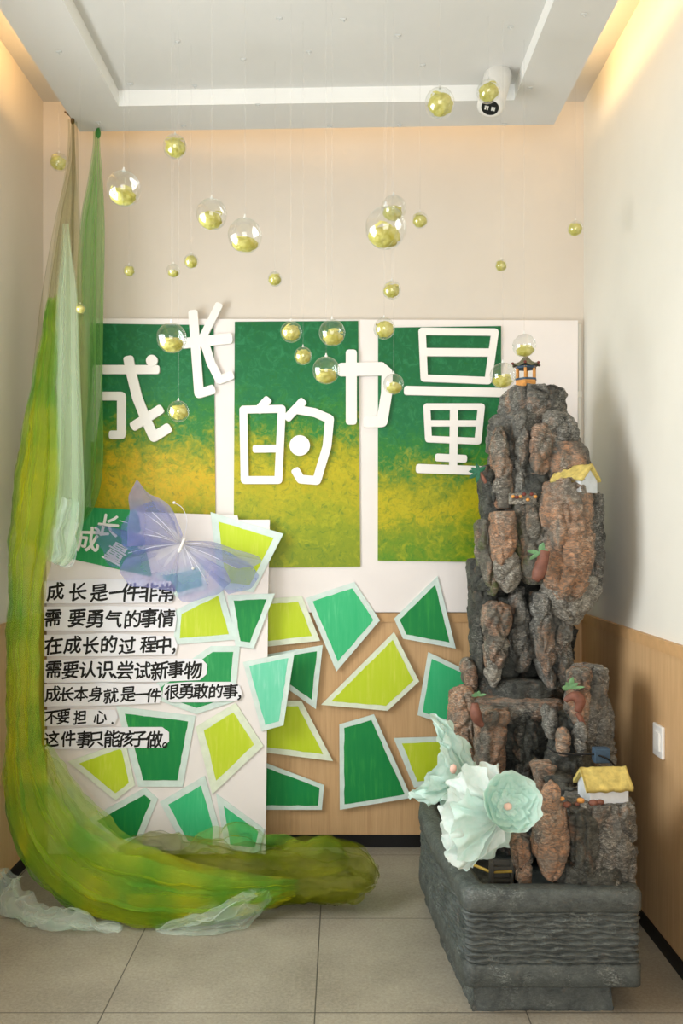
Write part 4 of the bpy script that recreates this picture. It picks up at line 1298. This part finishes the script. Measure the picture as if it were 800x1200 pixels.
for k in range(9):
    t = k / 8
    s = ellipsoid(P(210 + 6 * t, 646 - 14 * t, 3.835), .0085, .0085, .0075, 12, 8)
    obj('pearl_bead', s[0], s[1], M['pearl'], bt, True)
for pth, ball in (([(214, 634), (219, 612), (214, 596), (204, 589)], True), ([(216, 640), (222, 655), (226, 666)], True)):
    s = tube(cr([tuple(P(x, y, 3.83)) for x, y in pth], 16), 0.0016, 6)
    a = obj('antenna', s[0], s[1], M['wirew'], bt, True)
    s = ellipsoid(P(pth[-1][0], pth[-1][1], 3.83), .007, .007, .007, 10, 8)
    obj('pearl_tip', s[0], s[1], M['pearl'], a, True)
for x, y in [(160, 594), (178, 600), (140, 610), (161, 625), (150, 648), (277, 666), (244, 684), (255, 640)]:
    s = tube([P(212, 637, 3.86), P((212 + x) / 2, (637 + y) / 2 - 2, 3.815), P(x, y, 3.80)], [.0009, .0018, .0014], 6)
    obj('wing_rib', s[0], s[1], M['wirew'], bt, True)

# ------------------------------------------------------------------ hanging balls
def clearmat():
    t = NT('clear_plastic_shell')
    tp = t.n('ShaderNodeBsdfTransparent'); tp.inputs[0].default_value = (0.95, 0.96, 0.95, 1)
    gl = t.n('ShaderNodeBsdfGlossy'); gl.inputs['Roughness'].default_value = 0.04
    gl.inputs['Color'].default_value = (1, 1, 1, 1)
    lw = t.n('ShaderNodeLayerWeight'); lw.inputs[0].default_value = 0.32
    f = t.math('ADD', t.math('MULTIPLY', t.math('POWER', lw.outputs['Facing'], 2.6), 0.75), 0.09)
    m = t.n('ShaderNodeMixShader')
    t.l(f, m.inputs[0]); t.l(tp.outputs[0], m.inputs[1]); t.l(gl.outputs[0], m.inputs[2])
    t.l(m.outputs[0], t.out.inputs[0])
    return t.m
M['clear'] = clearmat()
M['fluff'] = tissue('yellow_green_shreds', (208, 202, 84), (242, 236, 158), 0.35)
M['cap'] = plain('clear_cap', (232, 232, 228), 0.3, 0.01, 30, 0, 0.6)
def stringmat():
    t = NT('nylon_thread')
    tp = t.n('ShaderNodeBsdfTransparent')
    gl = t.n('ShaderNodeBsdfPrincipled'); gl.inputs['Base Color'].default_value = (0.92, 0.92, 0.9, 1); gl.inputs['Roughness'].default_value = 0.25
    m = t.n('ShaderNodeMixShader'); m.inputs[0].default_value = 0.16
    t.l(tp.outputs[0], m.inputs[1]); t.l(gl.outputs[0], m.inputs[2]); t.l(m.outputs[0], t.out.inputs[0])
    return t.m
M['thread'] = stringmat()
# px, py, radius px, real radius, fill (0 low .. 1 full), label
BALLS = [
 (205, 172, 14, .045, .8, 'clear yellow-filled ball highest on the left, just under the ceiling edge'),
 (145, 221, 20, .052, .35, 'big clear ball just right of the top of the bright green drape'),
 (248, 251, 18, .050, .5, 'clear half-filled ball between the green drape and centre, left of a big emptier ball'),
 (287, 276, 20, .052, .25, 'big nearly empty clear ball, lower right of the half-filled ball'),
 (69, 190, 10.5, .038, .8, 'yellowish ball hanging in front of the olive drape near its knot'),
 (151, 317, 7, .025, .9, 'tiny ball right of the green drape, leftmost of the row of tiny balls'),
 (203, 317, 8, .028, .5, 'tiny clear ball beside and left of the darker tiny ball'),
 (224, 306, 8.5, .028, 1.0, 'tiny densely filled olive ball upper right of the tiny clear one'),
 (322, 327, 8.5, .029, .8, 'tiny yellow ball alone above the middle painting'),
 (201, 396, 17.5, .050, .4, 'large clear ball at the top of the leftmost painting beside a cut-out character'),
 (209, 482, 12.5, .038, .6, 'clear ball hanging low in the middle of the leftmost painting'),
 (341, 389, 12.5, .038, .7, 'yellow-filled ball at the top middle painting, left of three'),
 (355, 417, 10.5, .033, .9, 'small full ball just below the two balls at the top of the middle painting'),
 (389, 390, 15.5, .047, .5, 'clear ball with slanted yellow filling at the top right of the middle painting'),
 (382, 434, 16, .043, .35, 'clear ball with low filling left of the bridging cut-out character'),
 (461, 244, 15, .050, .5, 'clear ball mostly hidden behind the biggest ball in the centre'),
 (452, 267, 24.5, .061, .4, 'biggest clear ball, hanging in the centre above the right painting'),
 (492, 258, 9.5, .032, .8, 'small yellow ball right of the biggest ball'),
 (459, 340, 11, .036, .6, 'small ball below the biggest one, above the edge of the backdrop board'),
 (450, 385, 12.5, .038, .8, 'yellow-filled ball at the top left corner of the right painting'),
 (461, 450, 12, .037, .55, 'ball hanging low beside the left end of the long bar of the boxy character'),
 (515, 121, 17.5, .050, .65, 'large ball just below the hanging ceiling, left of the ceiling lamp'),
 (572, 107, 13.5, .042, .75, 'yellow ball partly covering the ceiling lamp'),
 (674, 268, 9.5, .032, .8, 'small yellow ball near the right wall corner'),
 (587, 311, 7.2, .026, .9, 'tiny yellow ball alone above the right painting'),
 (614, 405, 13.5, .044, .3, 'clear ball directly above the pagoda'),
 (589, 440, 15, .047, .4, 'clear ball left of the pagoda'),
 (94, 362, 6, .020, .8, 'tiny ball in front of the mint drape'),
]
def ball(px, py, rp, r, fill, lab, idx):
    D = F * r / rp
    c = P(px, py, D)
    zt = ZR if (RX0 < c.x < RX1 and c.y < 3.58) else ZS
    t = thing('hanging_ball', lab, 'ball', c, 'clear hanging balls')
    s = ellipsoid(c, r, r, r, 36, 20)
    obj('shell', s[0], s[1], M['clear'], t, True)
    rnd = random.Random(idx * 13 + 5)
    tilt = rnd.uniform(-.5, .5)
    if fill < .6:
        ec = Vector((tilt * .2 * r, 0, -(.62 - .45 * fill) * r)); er = (.82 * r, .82 * r, (.28 + .55 * fill) * r)
    else:
        ec = Vector((tilt * .15 * r, 0, -.08 * r)); er = (.90 * r, .90 * r, (.52 + .34 * fill) * r)
    sd = idx * 7.3
    s = ellipsoid(ec, *er, 44, 30, lambda d: 0.90 + .14 * noise.noise(d * 2.6 + Vector((sd, 0, 0))) + .09 * noise.noise(Vector((d.x * 7, d.y * 7, d.z * 9 + sd))))
    V = list(s[0]); Fc = list(s[1])
    # loose curled shreds
    for k in range(10):
        a0 = rnd.uniform(0, 2 * PI); zc = ec.z + er[2] * rnd.uniform(-.2, .85); ln = rnd.uniform(.9, 1.8)
        b = len(V); rad = er[0] * rnd.uniform(.6, .95); sl = rnd.uniform(-.35, .35); wd = rnd.uniform(.06, .13) * r
        for q in range(9):
            a = a0 + ln * q / 8
            for e in (-1, 1):
                V.append(Vector((ec.x + rad * math.cos(a), ec.y + rad * math.sin(a), zc + sl * r * (q / 8 - .5) + e * wd * math.sin(PI * (q + .6) / 9.2))))
        for q in range(8):
            Fc.append((b + q * 2, b + q * 2 + 1, b + q * 2 + 3, b + q * 2 + 2))
    lim = .955 * r
    W = []
    for v in V:
        if v.length > lim: v = v * (lim / v.length)
        W.append(v + c)
    o = obj('filling', W, Fc, M['fluff'], t, True)
    s = lathe([(.10 * r, .985 * r), (.10 * r, 1.08 * r), (.055 * r, 1.12 * r), (.05 * r, 1.24 * r), (.001, 1.26 * r)], c, 10)
    cp = obj('cap', s[0], s[1], M['cap'], t, True)
    s = tube([c + Vector((0, 0, 1.24 * r)), Vector((c.x, c.y, zt))], 0.0005, 5)
    obj('thread', s[0], s[1], M['thread'], t, True)
    # the seam where the two half shells meet
    ta = rnd.uniform(0, PI)
    pth = [c + 1.003 * r * Vector((math.cos(ta) * math.cos(a), math.sin(ta) * math.cos(a), math.sin(a))) for a in [2 * PI * k / 40 for k in range(41)]]
    s = tube(pth, .010 * r, 5, False)
    obj('seam', s[0], s[1], M['clear'], t, True)
for i, b in enumerate(BALLS): ball(*b, i)

# ------------------------------------------------------------------ ceiling lamp, adhesive tabs, socket, conduit
M['lampw'] = plain('white_lamp_housing', (226, 224, 218), 0.4, 0.02, 20)
M['lampb'] = plain('black_lamp_face', (20, 22, 24), 0.35, 0.1, 20)
lp = P(574, 126, 3.44)
top = Vector((lp.x + .045, lp.y + .06, ZS + .064))
la = thing('ceiling_lamp', 'white cylindrical ceiling lamp with a black face at the recess corner', 'lamp', top)
dr = (lp - top).normalized()
s = tube([top, top + dr * .01, lp - dr * .004, lp], [.054, .057, .054, .042], 28)
hs = obj('housing', s[0], s[1], M['lampw'], la, True)
s = tube([lp - dr * .001, lp + dr * .003], [.036, .035], 28)
obj('face_plate', s[0], s[1], M['lampb'], la)
sx = Vector((1, 0, 0)); sx = (sx - dr * sx.dot(dr)).normalized(); sy = dr.cross(sx)
for k in (-1, 1):
    parts = []
    for e in (-.0045, .0045):
        cc = lp + dr * .0035 + sx * (k * .0135 + e)
        q = [cc + sx * a * .003 + sy * b * .009 + dr * h for h in (0, .002) for a, b in ((-1, -1), (1, -1), (1, 1), (-1, 1))]
        parts.append((q, [(0, 1, 2, 3), (4, 5, 6, 7), (0, 1, 5, 4), (1, 2, 6, 5), (2, 3, 7, 6), (3, 0, 4, 7)]))
    cc = lp + dr * .0035 + sx * k * .0135 + sy * .007
    q = [cc + sx * a * .008 + sy * b * .002 + dr * h for h in (0, .002) for a, b in ((-1, -1), (1, -1), (1, 1), (-1, 1))]
    parts.append((q, [(0, 1, 2, 3), (4, 5, 6, 7), (0, 1, 5, 4), (1, 2, 6, 5), (2, 3, 7, 6), (3, 0, 4, 7)]))
    s = merge(*parts)
    obj('lamp_emitter', s[0], s[1], M['lampw'], la)
M['tape'] = plain('clear_tape', (206, 208, 206), 0.25, 0.02, 30, 0, 0.6)
TABS = [(69, 60), (208, 48), (327, 21), (362, 60), (285, 69), (153, 98), (228, 100), (302, 122), (115, 143), (215, 147), (386, 147),
        (466, 41), (495, 76), (598, 31), (684, 16), (621, 102), (591, 145), (468, 146), (402, 22)]
TL = ['left border, nearest the left wall', 'raised field, above the leftmost high ball', 'raised field by a thread, upper centre', 'raised field, right of the tab above the step', 'raised field, left of centre, halfway to the step',
      'raised field near its left white step', 'raised field just above the back white step, left', 'white step of the recess', 'back left corner of the hanging ceiling border', 'back border, left of centre', 'back border, in the middle',
      'raised field, above the biggest ball', 'raised field, left above the large right ball', 'raised field near the right white step', 'right border near the top of the frame', 'right border beside the ceiling lamp', 'back border below the ceiling lamp', 'back border, right of centre', 'raised field at the very top centre']
for (x, y), l in zip(TABS, TL):
    inr = 118 < y < 0
    Dr = (ZR - CAMZ) * F / (HY - y)
    p = P(x, y, Dr); z = ZR
    if not (RX0 < p.x < RX1 and p.y < 3.60):
        p = P(x, y, (ZS - CAMZ) * F / (HY - y)); z = ZS
    s = merge(box(p.x - .011, p.x + .011, p.y - .006, p.y + .006, z - .004, z, .0015), tube([Vector((p.x, p.y, z - .004)), Vector((p.x, p.y, z - .009)), Vector((p.x + .004, p.y, z - .012))], .0016, 6))
    tag(obj('adhesive_tab', s[0], s[1], M['tape']), 'small clear adhesive tab on the ceiling: ' + l, 'hook', 'clear thread tabs on the ceiling')
M['plast'] = plain('white_switch_plastic', (240, 238, 232), 0.35, 0.01, 20)
sw = P(777.5, 868, 1.16 * F / 377.5)
s = box(XR - 0.024, XR - 0.012, sw.y - .046, sw.y + .046, sw.z - .058, sw.z + .058, .004)
so = tag(obj('wall_switch', s[0], s[1], M['plast']), 'white wall switch on the wood panelling of the right wall', 'switch')
s = box(XR - 0.029, XR - 0.0235, sw.y - .028, sw.y + .028, sw.z - .034, sw.z + .034, .002)
obj('rocker', s[0], s[1], M['plast'], so)
s = merge(box(1.128, 1.145, YB - .016, YB, ZW, 1.5 + (HY - 462) / F * YB, .003), box(1.1285, 1.1445, YB - .0155, YB, 1.5 + (HY - 461) / F * YB, 1.5 + (HY - 380) / F * YB, .003),
          box(1.126, 1.147, YB - .018, YB, 1.5 + (HY - 466) / F * YB, 1.5 + (HY - 459) / F * YB, .002))
tag(obj('cable_conduit', s[0], s[1], M['wall_r']), 'thin cream cable conduit running up the right end of the backdrop board', 'conduit')
